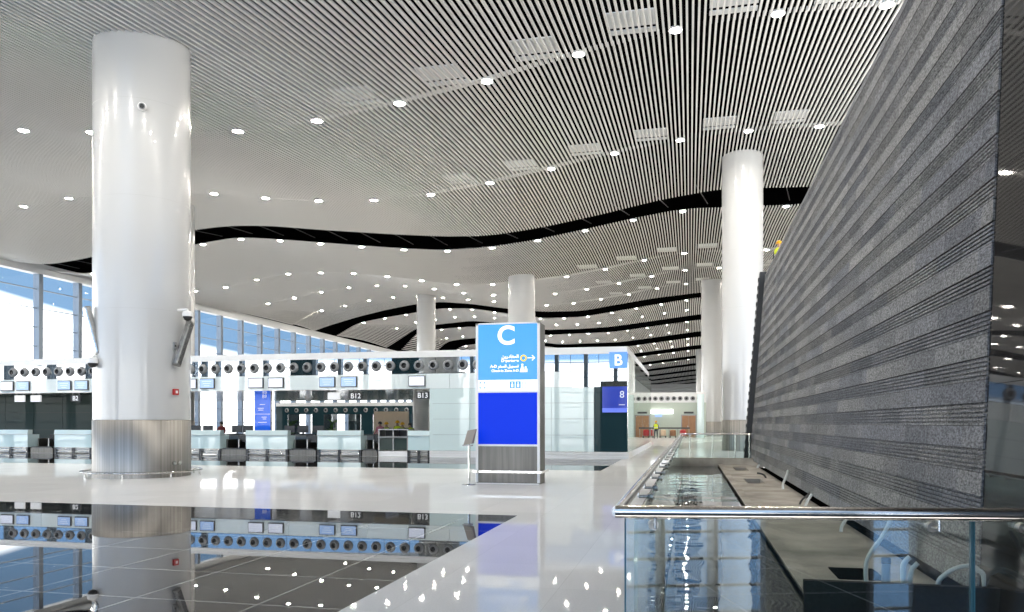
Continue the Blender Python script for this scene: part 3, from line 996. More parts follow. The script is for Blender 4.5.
# back desk carrying them
bd = thing('back_desk', (-24, IY + 3.1, 0), 'long dark work desk running behind the row of check-in counters', 'desk')
MB().box(ix(186), XW0 - .1, IY + 2.8, IY + 3.4, .93, .98).build('worktop', M['dgrey'], bd)
MB().box(ix(186), XW0 - .1, IY + 3.3, IY + 3.36, .1, .93).build('modesty_panel', M['steel_d'], bd)
dm_l = [(196, 'black desk monitor right beside the thick column'), (208, 'black desk monitor second from the thick column'), (237, 'black desk monitor just left of the blue display'),
        (248, 'black desk monitor at the foot of the blue display'), (290, 'black desk monitor second right of the blue display'), (303, 'black desk monitor between the blue display and the B12 counter'),
        (318, 'black desk monitor at the left end of the B12 counter'), (386, 'black desk monitor behind the left half of the open service desk'), (403, 'black desk monitor behind the right half of the open service desk')]
for px, l in dm_l: desk_monitor(px, l, lo=1.0 if px > 380 else 1.05, hi=1.28 if px > 380 else 1.42)

# blue standing display behind the counters
Yd = IY + 4.2
p0 = on_y(255.5, 431, Yd); p1 = on_y(271, 392.7, Yd)
t = thing('blue_panel', ((p0[0] + p1[0]) / 2, Yd, 0), 'tall bright blue standing display behind the check-in counters', 'screen')
MB().box(p0[0] - .03, p1[0] + .03, Yd - .06, Yd + .06, .0, p1[2] + .03).build('body', M['steel_d'], t)
MB().box(p0[0], p1[0], Yd - .075, Yd - .058, 1.15, p1[2]).build('screen', M['scr_bl'], t)
cxm = (p0[0] + p1[0]) / 2
text('heading', 'B9', .26, (cxm + .12, Yd - .078, p1[2] - .2), M['sg_w'], t)
for k, (dz, w, dx) in enumerate(((.62, .3, .0), (.82, .36, -.1), (.92, .3, -.1), (1.3, .3, .1), (1.4, .2, .12), (1.58, .5, 0))):
    MB().box(cxm + dx - w / 2, cxm + dx + w / 2, Yd - .08, Yd - .076, p1[2] - dz - .03, p1[2] - dz).build('text_line', M['sg_w'], t)
MB().box(p0[0], p1[0], Yd - .08, Yd - .076, p1[2] - 1.16, p1[2] - 1.14).build('divider', M['sg_w'], t)

# a second island deeper in the hall, seen through the opening
I2 = IY + 24
isl2 = thing('check_in_island', (-24, I2, 0), 'dark teal check-in island seen through the opening behind the front counters', 'building')
x0, x1 = on_y(276, 400, I2)[0], on_y(424, 400, I2)[0]
MB().box(x0, x1, I2, I2 + 6, 2.9, 3.2).build('cornice', M['white'], isl2)
MB().box(x0, x1, I2 - .02, I2 + .05, 2.25, 2.9).build('nozzle_band', M['dteal'], isl2)
for k in range(14):
    o = bpy.data.objects.new('air_nozzle', nzd); COL.objects.link(o); o.parent = isl2
    o.location = (x0 + 1 + k * .86 + 24, -.05, 2.58); o.scale = (.75, .75, .75)
pal = [M['dteal'], M['fasc'], M['fasc'], M['dteal'], M['scr_bl'], M['fasc'], M['fasc'], M['dteal'], M['dteal'], M['fasc'], M['dteal'], M['dteal']]
w = (x1 - x0) / 12
for k in range(12):
    if k in (2, 5): continue
    MB().box(x0 + k * w + .02, x0 + (k + 1) * w - .02, I2, I2 + .06, .0, 2.25).build('glass_panel', M['dteal'] if k in (0, 3, 7, 8, 10, 11) else M['band'], isl2)
# beige board
Yb = IY + 9
p0 = on_y(374, 436, Yb); p1 = on_y(408.5, 411.5, Yb)
t = thing('partition_board', ((p0[0] + p1[0]) / 2, Yb, 0), 'plain beige board standing behind the workers at the B13 counter', 'board')
MB().box(p0[0], p1[0], Yb, Yb + .08, .25, p1[2]).build('panel', M['beige'], t)
for xx in (p0[0] + .2, p1[0] - .2):
    MB().box(xx - .04, xx + .04, Yb - .2, Yb + .3, 0, .25).build('foot', M['steel_d'], t)
# round white pier behind B13
px_ = on_y(421, 420, IY + 12)[0]
struct(MB().lathe([(.5, 0), (.5, 3.1)], (px_, IY + 12, 0), seg=24).build('trim_7', M['white']))

# potted plants
def plant(px, py, Y, label):
    x, _, z = on_y(px, py, Y)
    t = thing('potted_plant', (x, Y, 0), label, 'plant')
    MB().lathe([(.16, 0), (.22, .45), (.24, .5), (.21, .5), (.2, .44)], (x, Y, 0), seg=16).build('pot', M['dgrey'], t)
    MB().tube([(x, Y, .4), (x + .02, Y, .8), (x, Y, 1.3)], [.03, .025, .012], 6).build('stem', M['wood'], t)
    l = MB(); rnd = random.Random(px)
    for k in range(46):
        a = rnd.random() * 6.28; zz = .8 + rnd.random() * .75; r = .1 + rnd.random() * .3
        d = Vector((math.cos(a), math.sin(a), .35 + rnd.random() * .5)).normalized(); c = Vector((x, Y, zz)); e = c + d * (r + .12)
        s_ = d.cross(Vector((0, 0, 1))).normalized() * .06; m_ = (c + e) / 2 + Vector((0, 0, .03))
        l.quad(tuple(c), tuple(m_ + s_), tuple(e), tuple(m_ - s_), 0)
    l.build('foliage', M['leaf'], t)
plant(292, 425, IY + 6, 'green leafy potted plant seen right of the tall blue display')
plant(333, 425, IY + 5, 'green leafy potted plant behind the B12 counter')

# =================================================================== people
def person(loc, rz, label, top, legs, vest=False, helmet=None, hgt=1.74, arm=0.0, stride=.0):
    t = thing('person', loc, label, 'person', None, rz)
    k = hgt / 1.75
    V = []; E = []; Rr = []
    def ad(p, r, par=None):
        V.append(tuple(c * k for c in p)); Rr.append(r * k)
        if par is not None: E.append((par, len(V) - 1))
        return len(V) - 1
    pel = ad((0, 0, .95), .14); bel = ad((0, 0, 1.12), .135, pel); ch = ad((0, -.01, 1.33), .155, bel)
    nk = ad((0, -.01, 1.48), .062, ch); hd = ad((0, .01, 1.60), .095, nk); ad((0, .02, 1.69), .075, hd)
    ad((0, .105, 1.60), .02, hd)                        # nose
    for s_ in (-1, 1):
        hp = ad((s_ * .10, 0, .88), .095, pel); kn = ad((s_ * .11, .03 + s_ * stride * .5, .48), .062, hp)
        an = ad((s_ * .11, s_ * stride, .09), .042, kn); ad((s_ * .12, s_ * stride + .15, .035), .035, an)
        sh = ad((s_ * .2, -.01, 1.40), .066, ch); el = ad((s_ * .26, -.02 + arm * .05, 1.13), .046, sh)
        wr = ad((s_ * .25, .08 + arm * .2, .90 + arm * .2), .030, el); pm_ = ad((s_ * .25, .11 + arm * .24, .84 + arm * .22), .034, wr)
        for q in range(4):
            f1 = ad((s_ * .25, .085 + arm * .24 + q * .018, .79 + arm * .2 - .004 * (q % 3)), .0095, pm_)
            ad((s_ * (.245), .085 + arm * .25 + q * .018, .755 + arm * .19 - .006 * (q in (1, 2))), .0085, f1)
        ad((s_ * .23, .15 + arm * .25, .82 + arm * .2), .010, pm_)
    me = bpy.data.meshes.new('body'); me.from_pydata(V, E, []); 
    o = bpy.data.objects.new('body', me); COL.objects.link(o); o.parent = t
    sk = o.modifiers.new('skin', 'SKIN'); sk.use_smooth_shade = True
    if not me.skin_vertices:
        bpy.context.view_layer.objects.active = o
    for i, r in enumerate(Rr):
        sv = me.skin_vertices[0].data[i]; sv.radius = (r, r); sv.use_root = (i == 0)
    sb = o.modifiers.new('sub', 'SUBSURF'); sb.levels = 1; sb.render_levels = 1
    m, nt, b = nodes('figure')                          # cloth below the neck, skin above and at the hands
    tc = nt.nodes.new('ShaderNodeTexCoord'); sx = nt.nodes.new('ShaderNodeSeparateXYZ'); nt.links.new(tc.outputs['Object'], sx.inputs[0])
    mr = nt.nodes.new('ShaderNodeMapRange'); mr.inputs['From Max'].default_value = 1.75 * k; nt.links.new(sx.outputs['Z'], mr.inputs['Value'])
    cr = nt.nodes.new('ShaderNodeValToRGB'); cr.color_ramp.interpolation = 'CONSTANT'
    cr.color_ramp.elements[0].color = (.015, .013, .012, 1); cr.color_ramp.elements[1].position = .05; cr.color_ramp.elements[1].color = (*legs, 1)
    e = cr.color_ramp.elements.new(.56); e.color = (*top, 1); e = cr.color_ramp.elements.new(.845); e.color = (.42, .25, .16, 1)
    nt.links.new(mr.outputs[0], cr.inputs['Fac']); nt.links.new(cr.outputs[0], b.inputs['Base Color']); b.inputs['Roughness'].default_value = .8
    me.materials.append(m)
    for s_ in (-1, 1):
        MB().ball((s_ * .035 * k, .098 * k, 1.625 * k), .012 * k, seg=8).build_local('eye', M['black'], t)
    if vest:
        prof = [(.19, .98), (.19, 1.12), (.21, 1.3), (.2, 1.4), (.1, 1.475)]
        mb = MB(); rings = [[(math.cos(a) * r * 1.08 * k, math.sin(a) * r * .92 * k, h * k) for a in np.linspace(0, 2 * math.pi, 21)[:-1]] for r, h in prof]
        mb.loft(rings, 0, caps=False); vo = mb.build_local('safety_vest', M['vest'], t)
        mb = MB(); rings = [[(math.cos(a) * .208 * 1.08 * k, math.sin(a) * .208 * .92 * k, h * k) for a in np.linspace(0, 2 * math.pi, 21)[:-1]] for h in (1.1, 1.16)]
        mb.loft(rings, 0, caps=False); mb.build_local('reflective_stripe', M['refl'], t)
    if helmet:
        mb = MB(); mb.lathe([(.155, 1.655), (.13, 1.66), (.128, 1.70), (.115, 1.75), (.08, 1.79), (.03, 1.81), (.003, 1.813)], (0, .01, 0), seg=18)
        mb.v = [(x * k, y * k, z * k) for x, y, z in mb.v]
        mb.box(-.09 * k, .09 * k, .12 * k, .20 * k, 1.652 * k, 1.668 * k)
        mb.build_local('hard_hat', helmet, t)
    else:
        mb = MB(); mb.lathe([(.098, 1.60), (.112, 1.64), (.108, 1.70), (.08, 1.745), (.03, 1.765), (.003, 1.768)], (0, -.012, 0), seg=16)
        mb.v = [(x * k, y * k, z * k) for x, y, z in mb.v]
        mb.build_local('hair', M['hair'], t)
    return t


def build_local(s, name, m, parent):
    o = bpy.data.objects.new(name, s.mesh(name, [m])); COL.objects.link(o); o.parent = parent
    return o
MB.build_local = build_local

w = on_z(656, 438.7)
person((w[0], w[1], 0), R(170), 'worker in yellow hard hat and hi-vis vest standing in the far passage', (.02, .025, .05), (.02, .025, .04), True, M['helm'], 1.72, .3, .12)
pw = (4.03, 38.0)
sf = thing('scaffold', (4.4, 38, 0), 'steel scaffold tower behind the far end of the stone wall, mostly hidden', 'scaffold')
MB().box(3.72, 5.0, 37.2, 38.8, 8.16, 8.22).build('platform', M['steel_d'], sf)
for x_ in (3.78, 4.94):
    for y_ in (37.26, 38.74): MB().tube([(x_, y_, 0), (x_, y_, 8.16)], .03, 6).build('leg', M['steel_d'], sf)
person((pw[0], pw[1], 8.22), R(150), 'worker with yellow hard hat peeking over the top of the stone wall', (.03, .035, .04), (.03, .03, .04), True, M['helm'], 1.74)
def behind(px, Y, label, top, vest, helm, h):
    x = on_y(px, 428, Y)[0]
    person((x, Y, 0), R(180), label, top, (.03, .03, .04), vest, helm, h, .8)
behind(380, IY + 6.0, 'person in a pink top standing before the beige board', (.6, .2, .24), False, None, 1.62)
behind(386.5, IY + 4.4, 'worker in yellow vest and hard hat behind the left half of the service desk', (.03, .03, .05), True, M['helm'], 1.56)
behind(397.5, IY + 5.6, 'worker in hi-vis vest before the middle of the beige board', (.2, .22, .06), True, M['helm'], 1.64)
behind(402.5, IY + 4.0, 'worker in yellow vest behind the right half of the service desk', (.03, .03, .04), True, M['helm'], 1.55)
behind(410, IY + 4.0, 'worker in yellow vest at the right edge of the beige board', (.3, .35, .05), True, None, 1.55)
behind(221.5, IY + 4.2, 'person in red top behind the counters left of the blue display', (.4, .06, .05), False, None, 1.62)

# =================================================================== letter C totem
KX0, KX1, KY0, KY1 = -5.33, -3.70, 19.25, 20.05
KT = 4.10
t = thing('wayfinding_totem', ((KX0 + KX1) / 2, (KY0 + KY1) / 2, 0), 'tall wayfinding totem with white letter C on blue, standing on the white floor', 'sign')
body = MB().box(KX0, KX1, KY0 + .02, KY1, .0, KT); body.build('body', M['ttm'], t)
def zk(py): return H - (py - HY) * 19.85 / F
b = MB()
for x0, x1 in ((KX0 - .02, KX0 + .045), (KX1 - .045, KX1 + .02)): b.box(x0, x1, KY0 - .015, KY0 + .03, .04, KT)
for zz in (zk(391.7), zk(445.2), zk(484)): b.box(KX0, KX1, KY0 - .012, KY0 + .03, zz - .025, zz + .025)
b.box(KX0 - .02, KX1 + .02, KY0 - .015, KY0 + .03, KT - .04, KT)
b.build('frame', M['white'], t)
x0, x1 = KX0 + .045, KX1 - .045
up = MB().box(x0, x1, KY0 - .008, KY0 + .02, zk(380), KT - .04).build('upper_panel', M['sg_lb'], t)
st = MB().box(x0, x1, KY0 - .008, KY0 + .02, zk(391), zk(380)).build('white_strip', M['sg_w'], t)
MB().box(x0, x1, KY0 - .006, KY0 + .02, zk(444.7), zk(392.6)).build('lower_panel', M['sg_db'], t)
MB().box(x0, x1, KY0 - .004, KY0 + .02, .05, zk(446)).build('base_panel', M['ttm'], t)
b = MB(); zz = zk(471.5)
b.box(KX0 - .09, KX1 + .09, KY0 - .09, KY1 + .09, zz - .03, zz + .03); b.build('bumper', M['steel_p'], t)
FY = KY0 - .010
def kx(px): return x0 + (px - 478.2) / (540.2 - 478.2) * (x1 - x0)
text('letter', 'C', .66, (kx(507.8), FY, zk(335.5)), M['sg_w'], up, bold=.018)
AR1 = '\u0627\u0644\u0645\u063a\u0627\u062f\u0631\u0648\u0646'
ar1 = '\uFEE5\uFEED\uFEAD\uFEA9\uFE8E\uFED0\uFEE4\uFEDF\uFE8D'
ar2 = 'A-D \uFEAE\uFED4\uFEB4\uFEDF\uFE8D \uFEDE\uFEF4\uFEA0\uFEB4\uFE97'
text('arabic_line', ar1, .115, (kx(521), FY, zk(357.2)), M['sg_w'], up, 'RIGHT', bold=.004)
text('english_line', 'Departures', .098, (kx(521), FY, zk(361.3)), M['sg_w'], up, 'RIGHT', bold=.003)
text('arabic_line', ar2, .10, (kx(521), FY, zk(366.8)), M['sg_w'], up, 'RIGHT', bold=.004)
text('english_line', 'Check-in Zone A-D', .088, (kx(521), FY, zk(370.8)), M['sg_w'], up, 'RIGHT', bold=.003)
# yellow ring
MB().lathe([(.05, 0), (.085, 0), (.085, -.008), (.05, -.008), (.05, 0)], (kx(526), FY, zk(358.7)), 'y', 20, caps=False).build('yellow_ring', M['yel'], up)
# arrow right
def arrow(cx, cz, s, rot, m, par):
    b = MB(); c, n = math.cos(rot), math.sin(rot)
    def q(pts): 
        P = [(cx + (x * c - z * n) * s, FY - .002, cz + (x * n + z * c) * s) for x, z in pts]; b.quad(*P)
    w = .11
    q([(-1, -w), (1, -w), (1, w), (-1, w)]); r2 = .16
    q([(1.05, 0), (.3, .78), (.3 - r2, .78 - r2), (.85 - r2, 0)]); q([(1.05, 0), (.85 - r2, 0), (.3 - r2, -.78 + r2), (.3, -.78)])
    o = b.build('arrow', m, par); sm = o.modifiers.new('thick', 'SOLIDIFY'); sm.thickness = .004
arrow(kx(534), zk(358.5), .095, 0, M['sg_w'], up)
# check-in figures pictogram
b = MB(); cx, cz = kx(526), zk(369)
b.lathe([(.03, 0), (.03, -.006)], (cx - .03, FY, cz + .095), 'y', 12)
b.loft([[(cx - .10, FY - .005, cz - .09), (cx + .02, FY - .005, cz - .09), (cx - .005, FY - .005, cz + .06), (cx - .055, FY - .005, cz + .06)],
        [(cx - .10, FY, cz - .09), (cx + .02, FY, cz - .09), (cx - .005, FY, cz + .06), (cx - .055, FY, cz + .06)]], 0, sm=False)
b.box(cx + .025, cx + .10, FY - .005, FY, cz - .09, cz + .0)
b.lathe([(.028, 0), (.028, -.006)], (cx + .055, FY, cz + .03), 'y', 12)
b.build('pictogram', M['sg_w'], up)
# strip icons
for px in (514.2, 520.4, 526.6):
    b = MB(); cx, cz = kx(px), zk(385)
    fl = M['ink'] if px < 525 else M['ink_w']
    b.box(cx - .065, cx + .065, FY - .002, FY, cz - .085, cz + .085)
    bo = b.build('icon', fl, st)
    q = MB(); q.lathe([(.02, 0), (.02, -.003)], (cx, FY - .002, cz + .045), 'y', 10); q.box(cx - .028, cx + .028, FY - .005, FY - .002, cz - .06, cz + .02)
    q.build('symbol', M['sg_w'], bo)
arrow(kx(534.5), zk(385), .07, R(90), M['ink_w'], st)
b = MB(); cx, cz = kx(482.8), zk(385.2)
for sx_ in (-1, 1):
    for sz_ in (-1, 1):
        b.box(min(cx + sx_ * .035, cx + sx_ * .075), max(cx + sx_ * .035, cx + sx_ * .075), FY - .003, FY, cz + sz_ * .07 - .012, cz + sz_ * .07 + .012)
        b.box(cx + sx_ * .065 - .012, cx + sx_ * .065 + .012, FY - .003, FY, min(cz + sz_ * .035, cz + sz_ * .075), max(cz + sz_ * .035, cz + sz_ * .075))
b.build('corner_marks', M['ink'], st)

# stand with tilted reader beside the totem
p = on_z(469, 485)
t = thing('reader_stand', (p[0], p[1], 0), 'slim metal post with tilted grey reader head left of the letter C totem', 'stand')
MB().lathe([(.17, 0), (.17, .015), (.03, .03)], p, 'z', 20).build('foot', M['steel_p'], t)
MB().tube([(p[0], p[1], .02), (p[0], p[1], 1.02)], .032, 10).build('post', M['steel_p'], t)
b = MB(); c = Vector((p[0], p[1], 1.0))
b.loft([[(c.x - .12, c.y - .10, 1.0), (c.x + .10, c.y - .10, 1.04), (c.x + .10, c.y + .10, 1.04), (c.x - .12, c.y + .10, 1.0)],
        [(c.x - .02, c.y - .06, 1.36), (c.x + .19, c.y - .06, 1.40), (c.x + .19, c.y + .05, 1.40), (c.x - .02, c.y + .05, 1.36)]], 0, sm=False)
b.build('reader_head', M['reader'], t)
MB().box(c.x - .14, c.x + .08, c.y - .12, c.y + .1, .975, 1.0).build('tray', M['steel_d'], t)

# =================================================================== balustrades
RZ = 1.1
def bracket(par, p, n, glass):
    """handrail saddle and glass clamp"""
    p = Vector(p); g = Vector(glass)
    MB().tube([tuple(p + Vector((0, 0, -.02))), tuple(p + Vector((0, 0, -.085)))], .008, 8).build('saddle', M['steel_p'], par)
    b = MB(); b.tube([tuple(Vector((p.x, p.y, p.z - .075))), tuple(Vector((g.x, g.y, p.z - .075)))], .012, 10)
    b.tube([tuple(Vector((g.x, g.y, p.z - .075)) - n * .02), tuple(Vector((g.x, g.y, p.z - .075)) + n * .02)], .026, 12)
    b.build('glass_clamp', M['steel_d'], par)

A = Vector((-.36, 3.98, RZ)); Bp = Vector((2.62, 4.44, RZ))
dr = (Bp - A).normalized(); nr = Vector((-dr.y, dr.x, 0))
t = thing('glass_balustrade', (A.x, A.y, 0), 'glass balustrade with thick steel handrail across the near foreground', 'railing', 'glass balustrades around the bed by the stone wall')
hr = MB(); hr.tube([tuple(A - dr * .012), tuple(Bp)], .032, 18); hr.build('handrail', M['rail'], t)
gl_off = nr * .09
seams = [.04, 1.78, 3.0]
for s0, s1 in zip(seams[:-1], seams[1:]):
    b = MB(); a0 = A + dr * (s0 + .006) + gl_off; a1 = A + dr * (s1 - .006) + gl_off
    th = nr * .009
    b.loft([[tuple(a0 + Vector((0, 0, zz - RZ)) - th), tuple(a1 + Vector((0, 0, zz - RZ)) - th), tuple(a1 + Vector((0, 0, zz - RZ)) + th), tuple(a0 + Vector((0, 0, zz - RZ)) + th)] for zz in (-.15, RZ - .045)], 0, sm=False)
    # dark polished edges
    po = b.build('glass_panel', M['pane'], t)
    e = MB()
    for q in (a0, a1):
        e.loft([[tuple(q + Vector((0, 0, zz - RZ)) - th * 1.1 - dr * .004), tuple(q + Vector((0, 0, zz - RZ)) - th * 1.1 + dr * .004), tuple(q + Vector((0, 0, zz - RZ)) + th * 1.1 + dr * .004), tuple(q + Vector((0, 0, zz - RZ)) + th * 1.1 - dr * .004)] for zz in (-.15, RZ - .046)], 0, sm=False)
    e.build('glass_edge', M['edge'], po)
for s_ in (.19, 1.58, 2.02):
    q = A + dr * s_; bracket(t, q, nr, q + gl_off)

t = thing('glass_balustrade', (-.36, 18, 0), 'long glass balustrade receding along the left of the bed', 'railing', 'glass balustrades around the bed by the stone wall')
MB().tube([(A.x, A.y, RZ), (A.x, 33.0, RZ)], .03, 14).build('handrail', M['rail'], t)
y = 4.1; k = 0
while y < 32.5:
    y2 = min(y + 1.93, 33.0)
    MB().box(A.x + .075, A.x + .093, y + .006, y2 - .006, -.1, RZ - .05).build('glass_panel', M['pane_s'], t)
    for f in (.2, .8):
        yy = y + (y2 - y) * f
        bracket(t, (A.x, yy, RZ), Vector((1, 0, 0)), (A.x + .084, yy, 0))
    y = y2
t = thing('glass_balustrade', (1.2, 33.12, 0), 'short glass balustrade closing the far end of the bed', 'railing', 'glass balustrades around the bed by the stone wall')
MB().tube([(A.x, 33.0, RZ), (2.45, 33.0, RZ)], .03, 12).build('handrail', M['rail'], t)
for x0 in (-.28, .62, 1.53):
    MB().box(x0 + .006, x0 + .9, 33.09, 33.11, .1, RZ - .05).build('glass_panel', M['pane_s'], t)
for x0 in (0, .9, 1.8, 2.35):
    MB().tube([(x0, 33.03, .1), (x0, 33.03, RZ)], .02, 8).build('post', M['steel_p'], t)

# =================================================================== hoses and pipes in the bed
def conduit(pix, r, m, label, floor=PZ, name='conduit_hose'):
    """pix: list of (px, py, distance Y); the last point rests in the bed"""
    pts = [Vector(on_y(px, py, Y)) for px, py, Y in pix]
    # smooth
    P = []
    n = len(pts)
    for i in range(n - 1):
        p0 = pts[max(i - 1, 0)]; p1 = pts[i]; p2 = pts[i + 1]; p3 = pts[min(i + 2, n - 1)]
        for s_ in range(6):
            u = s_ / 6
            P.append(.5 * ((2 * p1) + (-p0 + p2) * u + (2 * p0 - 5 * p1 + 4 * p2 - p3) * u * u + (-p0 + 3 * p1 - 3 * p2 + p3) * u ** 3))
    P.append(pts[-1])
    o = MB().tube([tuple(p) for p in P], r, 8).build(name, m)
    return tag(o, label, 'hose', 'loose hoses in the bed')

def yz(px, py, z=PZ): return on_z(px, py, z)[1]
conduit([(867, 592, 8.6), (866, 566, 8.6), (871, 552, 8.6), (880, 540, 8.6), (886, 530, 8.6), (891, 519, 8.65)], .022, M['conduit'], 'long bent white hose leaning up to the stone wall above the dark opening')
conduit([(936, 612, 7.6), (938, 584, 7.6), (946, 574, 7.6), (957, 568, 7.6), (970, 566, 7.6), (978, 570, 7.6), (984, 578, 7.6), (985, 612, 7.6)], .022, M['conduit'], 'white hose arching up behind the low black panel at right')
y0 = 7.75
conduit([(905, 606, y0), (903, 570, y0), (905, 562, y0), (910, 557, y0)], .024, M['conduit'], 'taller of two short white hose stubs beside the grey pipe')
conduit([(908, 606, y0), (911, 573, y0), (915, 566, y0), (918, 563, y0)], .022, M['conduit'], 'shorter of two white hose stubs beside the grey pipe')
y0 = yz(841, 532)
conduit([(841, 532, y0), (842, 526, y0), (846, 519, y0), (848, 514, y0)], .026, M['conduit'], 'short white hose just below the front handrail')
y0 = yz(806, 506)
conduit([(805, 506, y0), (808, 500, y0), (812, 494, y0)], .028, M['conduit'], 'straight white hose stub seen just above the front handrail')
conduit([(799, 506, y0 + .3), (802, 500, y0 + .3), (808, 495, y0 + .5), (812, 489, y0 + .6)], .022, M['cable'], 'black cable bent beside the white hose stub above the handrail')
y0 = yz(783, 489)
conduit([(783, 489, y0), (783, 484, y0), (785, 479, y0), (787, 474, y0), (788, 470, y0)], .03, M['conduit'], 'white curved hose against the stone wall beside the square opening')
y0 = yz(765, 478)
conduit([(766, 479, y0), (765, 476, y0), (762, 474, y0), (757, 473, y0)], .03, M['cable'], 'dark hose lying on the concrete behind the square opening')
y0 = yz(757, 468)
conduit([(757, 469, y0), (758, 466, y0), (761, 463, y0), (763, 460, y0)], .035, M['conduit'], 'pale hose at the far end of the stone wall foot')
y0 = yz(735, 464)
conduit([(735, 464, y0), (735, 460, y0), (735, 457, y0)], .04, M['conduit'], 'short upright pale hose below the far balustrade')
q = on_z(886, 598, PZ)
t = thing('pipe_stub', (q[0], q[1], PZ), 'upright grey pipe stub with black cap rising from the bed', 'pipe')
ht = (598 - 558) / F * q[1] * .93
MB().lathe([(.042, 0), (.042, ht)], q, 'z', 14).build('pipe', M['pipe'], t)
MB().lathe([(.047, ht - .055), (.047, ht), (.03, ht + .006)], q, 'z', 14).build('cap', M['black'], t)
q = on_z(850, 574, PZ)
o = MB().rbox(q[0] - .18, q[0] + .32, q[1] - .35, q[1] + .35, PZ - .0, PZ + .012, .006).build('opening_patch', M['hole'])  # black sheet painted for the shaded inside of an opening
tag(o, 'flat black patch standing in for a dark opening in the concrete just beyond the black slab', 'cover')

# =================================================================== far end of the passage
FW = 86.0
fx = lambda px: on_y(px, 420, FW)[0]
b = MB().box(-14, fx(706), FW, FW + .4, 0, 3.75); struct(b.build('wall_far', [mat('pale_green_wall', (.50, .56, .47), .3)]))
nb = struct(MB().box(-14, fx(706), FW - .05, FW + .4, 3.75, 4.85).build('wall_far', M['white']))
for k in range(16):
    x = fx(699) - k * (fx(699) - fx(692.7))
    o = bpy.data.objects.new('air_nozzle', nzd); COL.objects.link(o); o.parent = nb
    w_ = worg(nb); o.location = (x - w_[0], FW - .08 - w_[1], 4.2 - w_[2]); o.scale = (1.0, 1, 1.0)
    
def door(px0, px1, n):
    x0, x1 = fx(px0), fx(px1); zt = 2.35
    d = MB().box(x0, x1, FW - .08, FW + .02, 0, zt).build('door_%d' % n, M['wood']); struct(d)
    f = MB(); f.box(x0 - .1, x0, FW - .1, FW, 0, zt + .1); f.box(x1, x1 + .1, FW - .1, FW, 0, zt + .1); f.box(x0, x1, FW - .1, FW, zt, zt + .1)
    f.box((x0 + x1) / 2 - .01, (x0 + x1) / 2 + .01, FW - .09, FW - .078, 0, zt)
    f.build('door_frame', M['steel_d'], d)
    h = MB(); h.box((x0 + x1) / 2 - .12, (x0 + x1) / 2 - .08, FW - .13, FW - .09, .95, 1.25); h.build('door_handle', M['steel_p'], d)
    s_ = MB().box(x0 + .2, x1 - .2, FW - .14, FW - .06, zt + .22, zt + .42).build('door_sign', M['dgrey'], d)
door(682, 695.5, 1)
t = thing('light_box', ((fx(648) + fx(673)) / 2, FW - .2, 2.3), 'long white glowing light box on the far wall behind the worker', 'light')
MB().box(fx(648), fx(673), FW - .25, FW, 2.55, 3.0).build('panel', M['strip'], t)
MB().box(fx(655), fx(662), FW - .27, FW, 2.2, 2.5).build('screen', M['scr_lb'], t)
# pale partition right of the door, up to the far column
struct(MB().box(fx(697), fx(704), FW - 1.0, FW - .6, 0, 4.6).build('wall_far', M['fasc2']))
# luggage trolleys
tr = None
for k, (px, Y, l, rd) in enumerate(((641, 83, 'luggage trolley with pink load left of the far worker', 'pink'), (650.5, 83.5, 'luggage trolley with red load right beside the far worker', 'red'),
                                   (663, 84, 'luggage trolley second right of the far worker', 'beige'), (673, 84, 'luggage trolley midway between worker and wooden door', 'wood'),
                                   (683, 83, 'luggage trolley with red load in front of the wooden door', 'red'))):
    x = on_y(px, 430, Y)[0]
    t = thing('luggage_trolley', (x, Y, 0), l, 'trolley', 'luggage trolleys by the far wall')
    b = MB()
    b.tube([(x - .36, Y - .4, .18), (x + .36, Y - .4, .18), (x + .36, Y + .4, .18), (x - .36, Y + .4, .18), (x - .36, Y - .4, .18)], .03, 6)
    b.tube([(x - .36, Y - .4, .18), (x - .42, Y - .4, 1.0), (x - .42, Y + .4, 1.0), (x - .36, Y + .4, .18)], .03, 6)
    b.build('frame', M['steel_d'], t)
    MB().tube([(x - .42, Y - .42, 1.02), (x - .42, Y + .42, 1.02)], .04, 8).build('handle', M['black'], t)
    MB().rbox(x - .31, x + .31, Y - .35, Y + .35, .21, .85, .1).build('load', M[rd], t)
    for dx in (-.28, .28):
        MB().lathe([(.08, -.03), (.08, .03)], (x + dx, Y - .35, .08), 'y', 10).build('wheel', M['black'], t)
t = thing('queue_barrier', (fx(662), 82, 0), 'low dark barrier rail on posts in front of the trolleys', 'barrier')
MB().box(fx(645), fx(690), 81.95, 82.05, .95, 1.1).build('belt', M['dgrey'], t)
for px in (646, 654, 662, 670, 678, 689):
    x = fx(px); MB().lathe([(.15, 0), (.15, .03), (.03, .05), (.03, 1.1)], (x, 82, 0), 'z', 10).build('post', M['steel_d'], t)

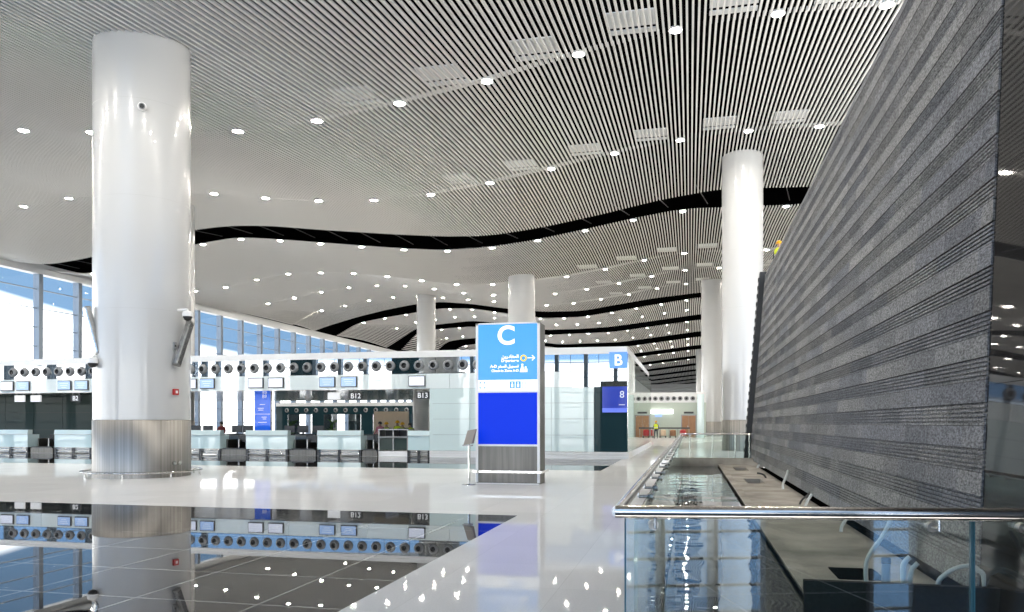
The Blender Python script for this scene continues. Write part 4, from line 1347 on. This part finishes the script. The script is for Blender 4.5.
# =================================================================== world and view
wd = bpy.data.worlds.new('sky'); SC.world = wd; wd.use_nodes = True
nt = wd.node_tree; bg = nt.nodes['Background']
tc = nt.nodes.new('ShaderNodeTexCoord'); sx = nt.nodes.new('ShaderNodeSeparateXYZ'); nt.links.new(tc.outputs['Generated'], sx.inputs[0])
def vm(op, a, b):
    n = nt.nodes.new('ShaderNodeMath'); n.operation = op
    for k, v_ in ((0, a), (1, b)):
        if isinstance(v_, (int, float)): n.inputs[k].default_value = v_
        else: nt.links.new(v_, n.inputs[k])
    return n.outputs[0]
fwd = vm('MULTIPLY', vm('MAXIMUM', vm('SUBTRACT', sx.outputs['Y'], .6), 0.0), .35)
back = vm('LESS_THAN', sx.outputs['Y'], -.1)
zz = vm('ADD', vm('ADD', sx.outputs['Z'], fwd), vm('MULTIPLY', back, .09))
up_ = nt.nodes.new('ShaderNodeMapRange'); up_.inputs['From Min'].default_value = .156; up_.inputs['From Max'].default_value = .172
nt.links.new(zz, up_.inputs['Value'])
low = nt.nodes.new('ShaderNodeValToRGB')
mr = nt.nodes.new('ShaderNodeMapRange'); mr.inputs['From Min'].default_value = -.5; mr.inputs['From Max'].default_value = .5
nt.links.new(sx.outputs['Z'], mr.inputs['Value']); nt.links.new(mr.outputs[0], low.inputs['Fac'])
e = low.color_ramp.elements
e[0].position = 0; e[0].color = (.42, .42, .41, 1); e[1].position = .515; e[1].color = (.92, .90, .865, 1)
q = e.new(.49); q.color = (.56, .56, .55, 1)
hi = nt.nodes.new('ShaderNodeMix'); hi.data_type = 'RGBA'
hi.inputs['A'].default_value = (.045, .078, .122, 1); hi.inputs['B'].default_value = (.082, .148, .25, 1)
nt.links.new(back, hi.inputs['Factor'])
mx = nt.nodes.new('ShaderNodeMix'); mx.data_type = 'RGBA'
nt.links.new(up_.outputs[0], mx.inputs['Factor']); nt.links.new(low.outputs['Color'], mx.inputs['A']); nt.links.new(hi.outputs['Result'], mx.inputs['B'])
nt.links.new(mx.outputs['Result'], bg.inputs['Color'])
nt.links.new(vm('ADD', vm('MULTIPLY', back, 3.0), 4.4), bg.inputs['Strength'])

SC.view_settings.view_transform = 'Standard'
SC.view_settings.look = 'None'
SC.view_settings.gamma = 1.0
SC.view_settings.use_curve_mapping = False
SC.view_settings.exposure = 0.57
SC.cycles.use_denoising = True
SC.cycles.max_bounces = 10
SC.cycles.transparent_max_bounces = 24
SC.cycles.diffuse_bounces = 5
SC.cycles.glossy_bounces = 6
SC.cycles.sample_clamp_indirect = 6
SC.cycles.caustics_reflective = False
SC.cycles.caustics_refractive = False
